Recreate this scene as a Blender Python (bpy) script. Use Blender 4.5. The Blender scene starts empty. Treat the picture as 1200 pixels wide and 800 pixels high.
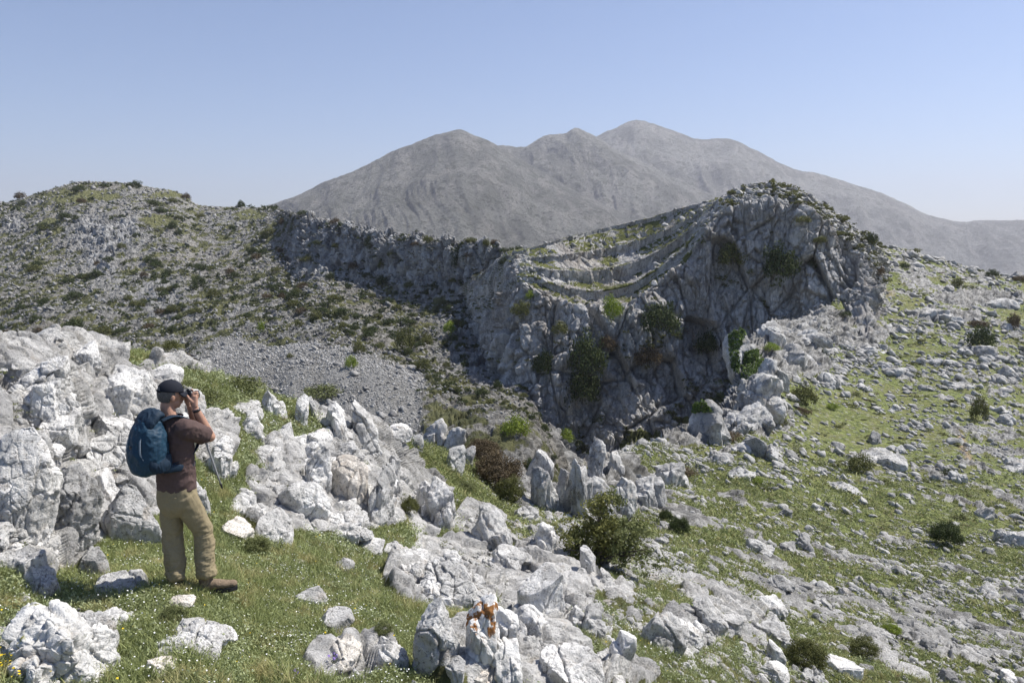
import bpy, math, random
import numpy as np
from mathutils import Vector, Matrix
from mathutils.bvhtree import BVHTree

# ------------------------------------------------------------------ basics
rng = np.random.default_rng(7)
random.seed(7)
scene = bpy.context.scene
COL = scene.collection
FOC = 933.0
PITCH = math.atan(110.0 / FOC)
CP, SP = math.cos(PITCH), math.sin(PITCH)
f32 = np.float32

def ray_dir(u, v):
    a = (np.asarray(u, float) - 600.0) / FOC
    b = (400.0 - np.asarray(v, float)) / FOC
    return a, CP + b * SP, -SP + b * CP

def P(u, v, Y):
    """world point at forward distance Y seen in direction (u, v)"""
    a, dy, dz = ray_dir(u, v)
    return a * Y / dy, np.asarray(Y, float) + 0 * dy, dz * Y / dy

def link(name, me, mat=None, parent=None):
    o = bpy.data.objects.new(name, me)
    COL.objects.link(o)
    if mat is not None and hasattr(me, 'materials') and not me.materials:
        me.materials.append(mat)
    if parent is not None:
        o.parent = parent
    return o

def tag(o, label=None, cat=None, group=None, kind=None):
    if label: o['label'] = label
    if cat: o['category'] = cat
    if group: o['group'] = group
    if kind: o['kind'] = kind
    return o

def empty(name, loc=(0, 0, 0), rz=0.0):
    o = bpy.data.objects.new(name, None)
    COL.objects.link(o)
    o.empty_display_size = 0.1
    o.location = loc
    o.rotation_euler = (0, 0, rz)
    return o

def mesh_np(name, verts, faces, smooth=True, attrs=None):
    """faces: (n, 3) or (n, 4) int array"""
    me = bpy.data.meshes.new(name)
    verts = np.asarray(verts, f32)
    faces = np.asarray(faces, np.int32)
    n, k = faces.shape
    me.vertices.add(len(verts))
    me.vertices.foreach_set('co', verts.ravel())
    me.loops.add(n * k)
    me.loops.foreach_set('vertex_index', faces.ravel())
    me.polygons.add(n)
    me.polygons.foreach_set('loop_start', np.arange(0, n * k, k, dtype=np.int32))
    me.polygons.foreach_set('use_smooth', np.full(n, smooth, dtype=bool))
    if attrs:
        for an, av in attrs.items():
            at = me.attributes.new(an, 'FLOAT', 'POINT')
            at.data.foreach_set('value', np.asarray(av, f32).ravel())
    me.update(calc_edges=True)
    return me

# ------------------------------------------------------------------ noise
_pr = np.random.default_rng(1234)
_perm = _pr.permutation(256).astype(np.int32)
_perm = np.concatenate([_perm, _perm, _perm])
_grad = _pr.normal(size=(256, 3)).astype(f32)
_grad /= np.linalg.norm(_grad, axis=1, keepdims=True)

def perlin(p):
    """gradient noise about -0.8..0.8; p (n,3)"""
    p = np.asarray(p, f32)
    out = np.empty(len(p), f32)
    for s in range(0, len(p), 200000):
        q = p[s:s + 200000]
        i = np.floor(q).astype(np.int32)
        f = q - i
        i &= 255
        w = f * f * f * (f * (f * 6 - 15) + 10)
        def g(dx, dy, dz):
            h = _perm[_perm[_perm[i[:, 0] + dx] + i[:, 1] + dy] + i[:, 2] + dz] & 255
            gr = _grad[h]
            return gr[:, 0] * (f[:, 0] - dx) + gr[:, 1] * (f[:, 1] - dy) + gr[:, 2] * (f[:, 2] - dz)
        x0 = g(0, 0, 0); x0 += w[:, 0] * (g(1, 0, 0) - x0)
        x1 = g(0, 1, 0); x1 += w[:, 0] * (g(1, 1, 0) - x1)
        y0 = x0 + w[:, 1] * (x1 - x0)
        x0 = g(0, 0, 1); x0 += w[:, 0] * (g(1, 0, 1) - x0)
        x1 = g(0, 1, 1); x1 += w[:, 0] * (g(1, 1, 1) - x1)
        y1 = x0 + w[:, 1] * (x1 - x0)
        out[s:s + 200000] = (y0 + w[:, 2] * (y1 - y0)) * 1.5
    return out

def fbm(p, octaves=4, gain=0.5, lac=2.03, ridged=False):
    p = np.asarray(p, f32)
    a, s, tot = 1.0, np.zeros(len(p), f32), 0
    for o in range(octaves):
        n = perlin(p + 17.3 * o)
        if ridged:
            n = 1 - 2 * np.abs(n)
        s += a * n
        tot += a
        p = p * lac
        a *= gain
    return s / tot

def _hash(i, j, k):
    return _perm[_perm[_perm[i & 255] + (j & 255)] + (k & 255)] & 255

_cellr = _pr.random((256, 3)).astype(f32)
_cellg = _pr.normal(size=(256, 4)).astype(f32)

def worley(p, two_d=False):
    """returns F1, F2, cell id (0..255), vector to nearest centre"""
    p = np.asarray(p, f32)
    n = len(p)
    F1 = np.full(n, 9, f32); F2 = np.full(n, 9, f32)
    ID = np.zeros(n, np.int32); VC = np.zeros((n, 3), f32)
    for s in range(0, n, 200000):
        q = p[s:s + 200000]
        i = np.floor(q).astype(np.int32)
        m = len(q)
        f1 = np.full(m, 9, f32); f2 = np.full(m, 9, f32)
        idc = np.zeros(m, np.int32); vc = np.zeros((m, 3), f32)
        for dx in (-1, 0, 1):
            for dy in (-1, 0, 1):
                for dz in ((0,) if two_d else (-1, 0, 1)):
                    ci = i[:, 0] + dx; cj = i[:, 1] + dy
                    ck = (np.zeros(m, np.int32) if two_d else i[:, 2] + dz)
                    h = _hash(ci, cj, ck)
                    r = _cellr[h]
                    d0 = q[:, 0] - ci - r[:, 0]
                    d1 = q[:, 1] - cj - r[:, 1]
                    if two_d:
                        d2 = np.zeros(m, f32)
                    else:
                        d2 = q[:, 2] - ck - r[:, 2]
                    d = np.sqrt(d0 * d0 + d1 * d1 + d2 * d2)
                    nearer = d < f1
                    f2 = np.where(nearer, f1, np.minimum(f2, d))
                    f1 = np.where(nearer, d, f1)
                    idc = np.where(nearer, h, idc)
                    vc[nearer, 0] = d0[nearer]; vc[nearer, 1] = d1[nearer]; vc[nearer, 2] = d2[nearer]
        F1[s:s + 200000] = f1; F2[s:s + 200000] = f2
        ID[s:s + 200000] = idc; VC[s:s + 200000] = vc
    return F1, F2, ID, VC

def blocks(p, tilt=0.5, crack=0.25, crack_w=0.10, two_d=False):
    """angular broken-rock relief, about -1..1, tilted facets parted by cracks"""
    F1, F2, ID, VC = worley(p, two_d)
    g = _cellg[ID]
    h = 0.5 * g[:, 3] + tilt * (g[:, :3] * VC).sum(1)
    c = np.clip((F2 - F1) / crack_w, 0, 1)
    return np.clip(h, -1.6, 1.6) - crack * (1 - c) ** 2

def sstep(a, b, x):
    t = np.clip((x - a) / (b - a), 0, 1)
    return t * t * (3 - 2 * t)

# ------------------------------------------------------------------ patches
def pchip(xs, ys, xq):
    """monotone cubic along axis 0; ys (n, ...)"""
    xs = np.asarray(xs, float); ys = np.asarray(ys, float)
    h = np.diff(xs)
    sh = (-1,) + (1,) * (ys.ndim - 1)
    d = np.diff(ys, axis=0) / h.reshape(sh)
    m = np.zeros_like(ys)
    hh = h.reshape(sh)
    w1 = 2 * hh[1:] + hh[:-1]; w2 = hh[1:] + 2 * hh[:-1]
    same = (d[1:] * d[:-1]) > 0
    with np.errstate(divide='ignore', invalid='ignore'):
        mm = (w1 + w2) / (w1 / d[:-1] + w2 / d[1:])
    m[1:-1] = np.where(same, mm, 0)
    m[0] = d[0]; m[-1] = d[-1]
    k = np.clip(np.searchsorted(xs, xq, side='right') - 1, 0, len(xs) - 2)
    t = ((xq - xs[k]) / h[k]).reshape(sh)
    hk = h[k].reshape(sh)
    t2, t3 = t * t, t * t * t
    return ((2 * t3 - 3 * t2 + 1) * ys[k] + (t3 - 2 * t2 + t) * hk * m[k]
            + (-2 * t3 + 3 * t2) * ys[k + 1] + (t3 - t2) * hk * m[k + 1])

class Patch:
    """terrain sheet through knots: columns of (forward distance, picture row)"""
    def __init__(s, cols, nu, seg, warp=None):
        us = np.array([c[0] for c in cols], float)
        kn = np.array([[(math.log(y), v) for y, v in c[1]] for c in cols])   # C,K,2
        K = kn.shape[1]
        s.uq = np.linspace(us[0], us[-1], nu)
        A = pchip(us, kn, s.uq)                                             # nu,K,2
        tq = np.concatenate([np.linspace(k, k + 1, seg[k], endpoint=False) for k in range(K - 1)] + [[K - 1]])
        B = pchip(np.arange(K), A.transpose(1, 0, 2), tq)                   # nt,nu,2
        s.nt, s.nu = len(tq), nu
        s.u = np.broadcast_to(s.uq[None, :], (s.nt, nu)).copy()
        s.t = np.broadcast_to(tq[:, None], (s.nt, nu)).copy()
        lY, v = B[:, :, 0], B[:, :, 1]
        if warp is not None:
            lY, v = warp(s, lY, v)
        s.v = v
        s.Y = np.exp(lY)
        x, y, z = P(s.u, s.v, s.Y)
        s.p = np.stack([x, y, z], -1).astype(np.float64)                    # nt,nu,3
        s.update_normals()
    def update_normals(s):
        du = np.gradient(s.p, axis=1); dt = np.gradient(s.p, axis=0)
        n = np.cross(du, dt)
        n /= np.linalg.norm(n, axis=2, keepdims=True) + 1e-12
        n[n[:, :, 2] < 0] *= 1
        s.n = n
    def flat(s): return s.p.reshape(-1, 3).astype(f32)
    def push(s, d, direction=None):
        d = np.asarray(d).reshape(s.nt, s.nu, 1)
        s.p = s.p + d * (s.n if direction is None else direction)
    def faces(s, step=1):
        idx = np.arange(s.nt * s.nu).reshape(s.nt, s.nu)[::step, ::step]
        a = idx[:-1, :-1].ravel(); b = idx[:-1, 1:].ravel(); c = idx[1:, 1:].ravel(); d = idx[1:, :-1].ravel()
        return np.stack([a, b, c, d], 1)
    def build(s, name, mat, **attrs):
        me = mesh_np(name, s.p.reshape(-1, 3), s.faces(), True, attrs)
        return link(name, me, mat)
    def bvh(s, step=3):
        sub = s.p[::step, ::step]
        nt, nu = sub.shape[:2]
        idx = np.arange(nt * nu).reshape(nt, nu)
        a = idx[:-1, :-1].ravel(); b = idx[:-1, 1:].ravel(); c = idx[1:, 1:].ravel(); d = idx[1:, :-1].ravel()
        return BVHTree.FromPolygons(sub.reshape(-1, 3).tolist(), np.stack([a, b, c, d], 1).tolist())

def look(bv, u, v, maxd=8000):
    """world point where the ray through pixel (u, v) meets the surface"""
    a, dy, dz = ray_dir(u, v)
    d = Vector((float(a), float(dy), float(dz))).normalized()
    loc, nor, i, dist = bv.ray_cast(Vector((0, 0, 0)), d, maxd)
    return loc, nor

def drop(bv, x, y, top=200):
    loc, nor, i, dist = bv.ray_cast(Vector((x, y, top)), Vector((0, 0, -1)), 1000)
    return loc, nor

# ------------------------------------------------------------------ materials
class MB:
    def __init__(s, name):
        s.m = bpy.data.materials.new(name); s.m.use_nodes = True
        s.nt = s.m.node_tree; s.N = s.nt.nodes; s.L = s.nt.links
        s.b = s.N['Principled BSDF']
        s.b.inputs['Roughness'].default_value = 0.9
        s.b.inputs['Specular IOR Level'].default_value = 0.2
        s.co = None
    def set(s, node, name, val):
        i = node.inputs[name]
        if hasattr(val, 'is_output') or isinstance(val, bpy.types.NodeSocket): s.L.new(val, i)
        else: i.default_value = val
    def coord(s, which='Object'):
        t = s.N.new('ShaderNodeTexCoord'); return t.outputs[which]
    def geo(s): return s.N.new('ShaderNodeNewGeometry').outputs['Position']
    def mapping(s, vec, scale=(1, 1, 1), loc=(0, 0, 0), rot=(0, 0, 0)):
        n = s.N.new('ShaderNodeMapping'); s.L.new(vec, n.inputs['Vector'])
        n.inputs['Scale'].default_value = scale; n.inputs['Location'].default_value = loc
        n.inputs['Rotation'].default_value = rot
        return n.outputs[0]
    def noise(s, vec, scale, detail=4, rough=0.55, dist=0.0):
        n = s.N.new('ShaderNodeTexNoise'); s.L.new(vec, n.inputs['Vector'])
        n.inputs['Scale'].default_value = scale; n.inputs['Detail'].default_value = detail
        n.inputs['Roughness'].default_value = rough; n.inputs['Distortion'].default_value = dist
        return n.outputs['Fac']
    def voro(s, vec, scale, feature='F1', out='Distance', rnd=1.0):
        n = s.N.new('ShaderNodeTexVoronoi'); s.L.new(vec, n.inputs['Vector'])
        n.feature = feature; n.inputs['Scale'].default_value = scale
        n.inputs['Randomness'].default_value = rnd
        return n.outputs[out]
    def attr(s, name, out='Fac'):
        n = s.N.new('ShaderNodeAttribute'); n.attribute_name = name; return n.outputs[out]
    def ramp(s, fac, a, b, smooth=True):
        n = s.N.new('ShaderNodeMapRange'); s.L.new(fac, n.inputs['Value'])
        n.inputs['From Min'].default_value = a; n.inputs['From Max'].default_value = b
        if smooth: n.interpolation_type = 'SMOOTHSTEP'
        return n.outputs['Result']
    def math(s, op, a, b=None, clamp=False):
        n = s.N.new('ShaderNodeMath'); n.operation = op; n.use_clamp = clamp
        for i, x in enumerate((a, b)):
            if x is None: continue
            if isinstance(x, (int, float)): n.inputs[i].default_value = x
            else: s.L.new(x, n.inputs[i])
        return n.outputs[0]
    def mix(s, fac, a, b):
        n = s.N.new('ShaderNodeMix'); n.data_type = 'RGBA'
        for i, x in ((0, fac), (6, a), (7, b)):
            if isinstance(x, (int, float)): n.inputs[i].default_value = x
            elif isinstance(x, tuple): n.inputs[i].default_value = x + (1,) if len(x) == 3 else x
            else: s.L.new(x, n.inputs[i])
        return n.outputs[2]
    def bump(s, h, strength=0.5, dist=0.02, prev=None):
        n = s.N.new('ShaderNodeBump'); s.L.new(h, n.inputs['Height'])
        n.inputs['Strength'].default_value = strength; n.inputs['Distance'].default_value = dist
        if prev is not None: s.L.new(prev, n.inputs['Normal'])
        return n.outputs[0]
    def out(s, col=None, nor=None, rough=None):
        if col is not None: s.set(s.b, 'Base Color', col if not isinstance(col, tuple) else col + (1,))
        if nor is not None: s.set(s.b, 'Normal', nor)
        if rough is not None: s.set(s.b, 'Roughness', rough)
        return s.m

def rock_colour(m, pos, s=1.0, light=(0.60, 0.59, 0.56), mid=(0.40, 0.40, 0.385), dark=(0.13, 0.13, 0.13), warm=(0.45, 0.38, 0.30)):
    n1 = m.noise(pos, 1.6 * s, 6, 0.62)
    n2 = m.noise(pos, 9 * s, 6, 0.7)
    n3 = m.noise(m.mapping(pos, loc=(31, 7, 3)), 3.1 * s, 5, 0.65)
    c = m.mix(m.ramp(n1, 0.43, 0.56), mid, light)
    c = m.mix(m.math('MULTIPLY', m.ramp(n3, 0.56, 0.70), 0.45), c, warm)
    c = m.mix(m.math('MULTIPLY', m.ramp(n2, 0.54, 0.68), 0.6), c, dark)
    return c, n1, n2

def mat_rock(name='limestone', s=1.0, **kw):
    m = MB(name)
    pos = m.geo()
    c, n1, n2 = rock_colour(m, pos, s, **kw)
    fine = m.noise(pos, 45 * s, 5, 0.7)
    speck = m.noise(pos, 26 * s, 4, 0.75)
    c = m.mix(m.math('MULTIPLY', m.ramp(speck, 0.56, 0.63), 0.75), c, (0.13, 0.125, 0.115))
    veins = m.noise(m.mapping(pos, scale=(1, 1, 0.45), rot=(0.3, 0.5, 0)), 5 * s, 8, 0.72, 0.6)
    crack = m.math('ABSOLUTE', m.math('SUBTRACT', veins, 0.5))
    mask = m.ramp(m.noise(pos, 2.2 * s, 3, 0.5), 0.48, 0.58)
    c = m.mix(m.math('MULTIPLY', m.math('MULTIPLY', m.math('SUBTRACT', 1.0, m.ramp(crack, 0.0, 0.016)), 0.85), mask), c, (0.08, 0.075, 0.065))
    n = m.bump(n2, 0.9, 0.05 / s)
    n = m.bump(speck, 0.8, -0.02 / s, n)
    n = m.bump(fine, 0.8, 0.010 / s, n)
    return m.out(c, n)
HAZE = 0.00013
# ------------------------------------------------------------------ camera, light, air
cam_d = bpy.data.cameras.new('camera')
cam_d.sensor_width = 36.0
cam_d.lens = FOC * 36.0 / 1200.0
cam_d.clip_start = 0.05
cam_d.clip_end = 30000
cam = bpy.data.objects.new('camera', cam_d); COL.objects.link(cam)
cam.location = (0, 0, 0)
cam.rotation_euler = (math.radians(90) - PITCH, 0, 0)
scene.camera = cam

SUN_EL, SUN_AZ = math.radians(54), math.radians(69)      # azimuth from +Y towards +X
sun_vec = Vector((math.sin(SUN_AZ) * math.cos(SUN_EL), math.cos(SUN_AZ) * math.cos(SUN_EL), math.sin(SUN_EL)))
sd = bpy.data.lights.new('sun', 'SUN'); sd.energy = 5.0; sd.angle = math.radians(0.53); sd.color = (1.0, 0.955, 0.89)
so = bpy.data.objects.new('sun', sd); COL.objects.link(so)
so.rotation_euler = (-sun_vec).to_track_quat('-Z', 'Y').to_euler()

w = bpy.data.worlds.new('World'); scene.world = w; w.use_nodes = True
sky = w.node_tree.nodes.new('ShaderNodeTexSky'); sky.sky_type = 'NISHITA'
sky.sun_disc = False; sky.sun_elevation = SUN_EL; sky.sun_rotation = SUN_AZ
sky.altitude = 900; sky.air_density = 1.0; sky.dust_density = 0.9; sky.ozone_density = 5.0
tn = w.node_tree.nodes.new('ShaderNodeMix'); tn.data_type = 'RGBA'; tn.blend_type = 'MULTIPLY'; tn.inputs[0].default_value = 1.0
tn.inputs[7].default_value = (1.09, 0.985, 0.985, 1)
w.node_tree.links.new(sky.outputs[0], tn.inputs[6])
w.node_tree.links.new(tn.outputs[2], w.node_tree.nodes['Background'].inputs[0])
w.node_tree.nodes['Background'].inputs[1].default_value = 0.108
scene.view_settings.view_transform = 'Standard'
scene.view_settings.look = 'None'
scene.view_settings.exposure = 0.42
scene.view_settings.gamma = 1.0
scene.cycles.max_bounces = 5
scene.cycles.diffuse_bounces = 3
scene.cycles.volume_bounces = 0
scene.cycles.transparent_max_bounces = 8
scene.cycles.use_adaptive_sampling = True
scene.cycles.adaptive_threshold = 0.02

# ------------------------------------------------------------------ far mountains
def far_mountain(cols, nu, seg, amp, sc, seed):
    p = Patch(cols, nu, seg)
    q = p.flat() / sc + seed
    # gullies run down the slope: noise stretched along the fall line
    k = np.stack([p.u.ravel() / 62.0 + 0.35 * perlin(q * 0.7), p.t.ravel() * 0.55, np.full(p.u.size, seed)], -1)
    g = fbm(k, 5, 0.55, ridged=True)
    d = amp * (g - .35) + amp * 0.4 * fbm(q * 2.2, 5, 0.6) + (.8 if seed < 5 else .7) * amp * fbm(q * .45 + 9, 3, ridged=True) * np.clip(np.abs(p.t.ravel() - 3), 0, 1)
    p.push(d * np.minimum(1, 0.35 + 0.65 * np.abs(p.t.ravel() - (len(cols[0][1]) - 2))))
    return p

M_LEFT = [  # near -> far knots, crest is the last but one
    (200, [(1300, 420), (1600, 330), (2000, 285), (2350, 262), (2700, 300)]),
    (310, [(1300, 420), (1600, 325), (2000, 280), (2350, 243), (2700, 290)]),
    (360, [(1300, 420), (1600, 320), (2000, 262), (2400, 223), (2700, 280)]),
    (400, [(1300, 420), (1600, 318), (2050, 245), (2450, 206), (2800, 270)]),
    (470, [(1250, 420), (1600, 312), (2100, 225), (2550, 175), (2900, 230)]),
    (510, [(1250, 420), (1600, 310), (2100, 215), (2600, 160), (2900, 210)]),
    (536, [(1250, 420), (1600, 308), (2100, 210), (2600, 154), (2900, 200)]),
    (560, [(1250, 420), (1600, 308), (2100, 212), (2600, 160), (2900, 210)]),
    (590, [(1280, 420), (1650, 308), (2150, 220), (2600, 176), (2900, 225)]),
    (640, [(1300, 420), (1700, 310), (2200, 240), (2600, 205), (2900, 250)]),
    (700, [(1350, 420), (1750, 315), (2200, 262), (2550, 238), (2900, 280)]),
    (760, [(1400, 420), (1800, 320), (2200, 285), (2500, 266), (2900, 300)]),
    (860, [(1400, 430), (1800, 335), (2200, 310), (2500, 296), (2900, 320)]),
]
M_MID = [
    (520, [(2300, 330), (2600, 270), (2900, 220), (3200, 185), (3600, 230)]),
    (585, [(2300, 330), (2600, 260), (2900, 205), (3200, 171), (3600, 220)]),
    (610, [(2300, 330), (2600, 258), (2900, 200), (3200, 172), (3600, 220)]),
    (640, [(2300, 330), (2600, 255), (2900, 192), (3200, 160), (3600, 215)]),
    (660, [(2300, 330), (2600, 255), (2900, 190), (3200, 158), (3600, 215)]),
    (675, [(2300, 330), (2600, 252), (2900, 188), (3200, 152), (3600, 215)]),
    (695, [(2300, 330), (2600, 255), (2900, 192), (3200, 158), (3600, 215)]),
    (730, [(2300, 330), (2600, 258), (2900, 205), (3200, 180), (3600, 225)]),
    (780, [(2300, 330), (2600, 265), (2900, 225), (3200, 205), (3600, 240)]),
    (840, [(2300, 340), (2600, 285), (2900, 250), (3200, 232), (3600, 260)]),
    (920, [(2300, 350), (2600, 310), (2900, 285), (3200, 270), (3600, 290)]),
]
M_FAR = [
    (640, [(3000, 340), (3400, 270), (3800, 210), (4200, 176), (4600, 230)]),
    (690, [(3000, 340), (3400, 262), (3800, 198), (4200, 164), (4600, 220)]),
    (715, [(3000, 340), (3400, 258), (3800, 190), (4200, 153), (4600, 210)]),
    (750, [(3000, 340), (3400, 255), (3800, 182), (4200, 142), (4600, 200)]),
    (790, [(3000, 340), (3400, 258), (3800, 190), (4200, 155), (4600, 205)]),
    (820, [(3000, 340), (3400, 262), (3800, 198), (4200, 165), (4600, 210)]),
    (850, [(3000, 340), (3400, 264), (3800, 200), (4200, 164), (4600, 210)]),
    (890, [(3000, 340), (3400, 272), (3800, 212), (4200, 181), (4600, 225)]),
    (930, [(3000, 345), (3400, 280), (3800, 226), (4200, 198), (4600, 240)]),
    (980, [(3000, 350), (3400, 290), (3800, 236), (4200, 210), (4600, 250)]),
    (1040, [(3000, 355), (3400, 300), (3800, 252), (4200, 231), (4600, 260)]),
    (1100, [(3000, 360), (3400, 312), (3800, 268), (4200, 254), (4600, 280)]),
    (1135, [(3000, 365), (3400, 318), (3800, 275), (4200, 261), (4600, 285)]),
    (1165, [(3000, 365), (3400, 318), (3800, 274), (4200, 258), (4600, 285)]),
    (1200, [(3000, 365), (3400, 318), (3800, 274), (4200, 258), (4600, 285)]),
    (1300, [(3000, 365), (3400, 318), (3800, 280), (4200, 266), (4600, 290)]),
    (1500, [(3000, 365), (3400, 322), (3800, 290), (4200, 280), (4600, 300)]),
]
def mat_mountain():
    m = MB('mountain_scree')
    pos = m.geo()
    big = m.noise(pos, 0.004, 6, 0.6)
    med = m.noise(pos, 0.03, 8, 0.7)
    spots = m.noise(pos, 0.12, 5, 0.75)
    streak = m.noise(m.mapping(pos, scale=(1, 0.3, 0.15)), 0.02, 6, 0.6)
    c = m.mix(m.ramp(big, 0.42, 0.58), (0.265, 0.265, 0.225), (0.41, 0.41, 0.36))
    c = m.mix(m.math('MULTIPLY', m.ramp(streak, 0.48, 0.62), 0.6), c, (0.54, 0.515, 0.46))
    c = m.mix(m.math('MULTIPLY', m.ramp(med, 0.50, 0.60), 0.6), c, (0.13, 0.135, 0.085))
    c = m.mix(m.math('MULTIPLY', m.ramp(spots, 0.52, 0.66), 0.8), c, (0.07, 0.075, 0.05))
    n = m.bump(spots, 1.0, 9.0)
    n = m.bump(med, 0.8, 22.0, n)
    return m.out(c, n)
mt_mountain = mat_mountain()
for nm, cols, nu, seg, amp, sc, sd_ in (('mountain_cone', M_LEFT, 700, [20, 110, 130, 130, 8], 30, 240, 3.1),
                                        ('mountain_shoulder', M_MID, 420, [50, 90, 90, 90, 8], 46, 300, 9.7),
                                        ('mountain_summit', M_FAR, 700, [20, 80, 90, 90, 8], 46, 380, 21.3)):
    mp = far_mountain(cols, nu, seg, amp, sc, sd_)
    o = mp.build(nm, mt_mountain)
    tag(o, {'mountain_cone': 'bare grey conical mountain rising behind the rocky ridge',
            'mountain_shoulder': 'grey mountain shoulder between the cone and the highest summit',
            'mountain_summit': 'hazy grey highest summit with long slope falling to the right'}[nm], 'mountain', kind='structure')

# ------------------------------------------------------------------ left hill and centre ridge
H_COLS = [
    (-260, [(80, 570), (120, 450), (180, 380), (250, 315), (330, 262), (420, 300)]),
    (0,    [(80, 570), (115, 450), (170, 370), (240, 300), (320, 240), (420, 280)]),
    (60,   [(80, 570), (115, 450), (165, 365), (235, 290), (315, 223), (410, 265)]),
    (100,  [(80, 570), (115, 450), (165, 365), (232, 285), (312, 214), (410, 262)]),
    (135,  [(80, 570), (115, 450), (165, 365), (230, 280), (310, 214), (410, 262)]),
    (190,  [(80, 570), (115, 450), (165, 362), (225, 285), (305, 222), (400, 262)]),
    (212,  [(80, 570), (115, 450), (162, 362), (222, 290), (300, 228), (400, 268)]),
    (235,  [(82, 560), (113, 445), (160, 362), (220, 298), (298, 241), (395, 275)]),
    (320,  [(84, 550), (110, 435), (150, 362), (200, 302), (268, 244), (360, 280)]),
    (345,  [(84, 550), (108, 430), (143, 368), (184, 312), (222, 251), (300, 290)]),
    (372,  [(84, 550), (107, 430), (138, 365), (174, 312), (196, 258), (265, 290)]),
    (400,  [(82, 550), (105, 432), (134, 368), (170, 316), (180, 266), (245, 300)]),
    (440,  [(80, 550), (102, 440), (131, 380), (162, 326), (170, 272), (230, 300)]),
    (480,  [(78, 555), (99, 455), (128, 395), (155, 332), (162, 276), (210, 300)]),
    (520,  [(76, 555), (96, 470), (124, 410), (150, 340), (156, 281), (200, 305)]),
    (565,  [(74, 560), (92, 485), (120, 425), (145, 345), (151, 287), (190, 310)]),
    (610,  [(74, 570), (90, 495), (117, 435), (141, 355), (147, 295), (185, 318)]),
    (650,  [(74, 620), (88, 560), (104, 500), (124, 420), (138, 350), (185, 360)]),
    (700,  [(74, 680), (88, 640), (100, 600), (120, 520), (136, 450), (185, 430)]),
]
H = Patch(H_COLS, 1000, [50, 120, 130, 130, 130, 14])
hu, hv, ht = H.u.ravel(), H.v.ravel(), H.t.ravel()
hp = H.flat()
cliffy = sstep(325, 362, hu + 14 * perlin(hp / 18)) * sstep(2.72, 2.95, ht + 0.25 * perlin(hp / 14)) * (1 - sstep(4.0, 4.06, ht))
cliffy = np.maximum(cliffy, sstep(505, 560, hu) * sstep(1.3, 1.9, ht) * (1 - sstep(4.0, 4.06, ht)) * 0.9)
# rocky ribs on the left hill
def blob(u0, v0, ru, rv, k=1.0):
    return k * np.exp(-(((hu - u0) / ru) ** 2 + ((hv - v0) / rv) ** 2))
cliffy = np.maximum(cliffy, np.clip(blob(105, 275, 22, 24) + blob(150, 270, 26, 18) + blob(120, 305, 18, 24) + blob(15, 262, 14, 10)
                                    + blob(185, 350, 30, 22, .7) + blob(200, 225, 30, 5, .6), 0, 1) * 0.9)
# scree fan
scr = sstep(0, 16, hu - 222 + 0.2 * (hv - 400) + 10 * perlin(hp / 9)) * sstep(0, 10, hv - (392 + 0.03 * (hu - 220)) + 7 * perlin(hp / 6)) * (1 - sstep(0, 14, hu - 488 + 10 * perlin(hp / 5 + 3)))
scr *= sstep(-8, 8, hv - (372 + 0.40 * np.abs(hu - 330)) + 6 * perlin(hp / 4 + 7))
scr = np.clip(scr, 0, 1)
H.push(3.0 * fbm(hp / 45 + 5, 4) * np.minimum(1, 0.25 + np.abs(ht - 4)) * (1 - 0.7 * scr))
hp = H.flat()
bl = blocks(hp / np.array([2.6, 2.6, 5.5], f32), 0.55, 0.5, 0.18)
bl2 = blocks(hp / np.array([1.0, 1.0, 1.6], f32) + 9, 0.5, 0.4, 0.2)
rough = fbm(hp / 1.8, 4, 0.6)
amp = cliffy * (1 - scr)
H.push(amp * (1.1 * bl + 0.45 * bl2 + 0.9 * fbm(hp * np.array([.22, .22, .07], f32), 4, ridged=True))
       + (1 - amp) * (1 - scr) * (0.32 * bl2 + 0.55 * rough + 0.9 * np.maximum(0, fbm(hp / 7, 3) - 0.12))
       + scr * (0.10 * rough + 0.10 * bl2))
veg = (1 - cliffy * 0.85) * sstep(-0.12, 0.22, fbm(hp / 4.2 + 3, 4, 0.6) + 0.03 - 0.28 * cliffy)
green = np.clip(blob(85, 232, 55, 11) + blob(185, 262, 26, 12) + blob(200, 228, 26, 5) + blob(295, 252, 26, 7) + blob(120, 228, 30, 5, .6)
                + blob(30, 250, 20, 6, .6) + 0.8 * blob(60, 262, 30, 6), 0, 1)
green = sstep(0.35, 0.8, green + 0.6 * fbm(hp / 6, 3))
veg = np.maximum(veg, green * 0.8) * (1 - scr)

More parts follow.
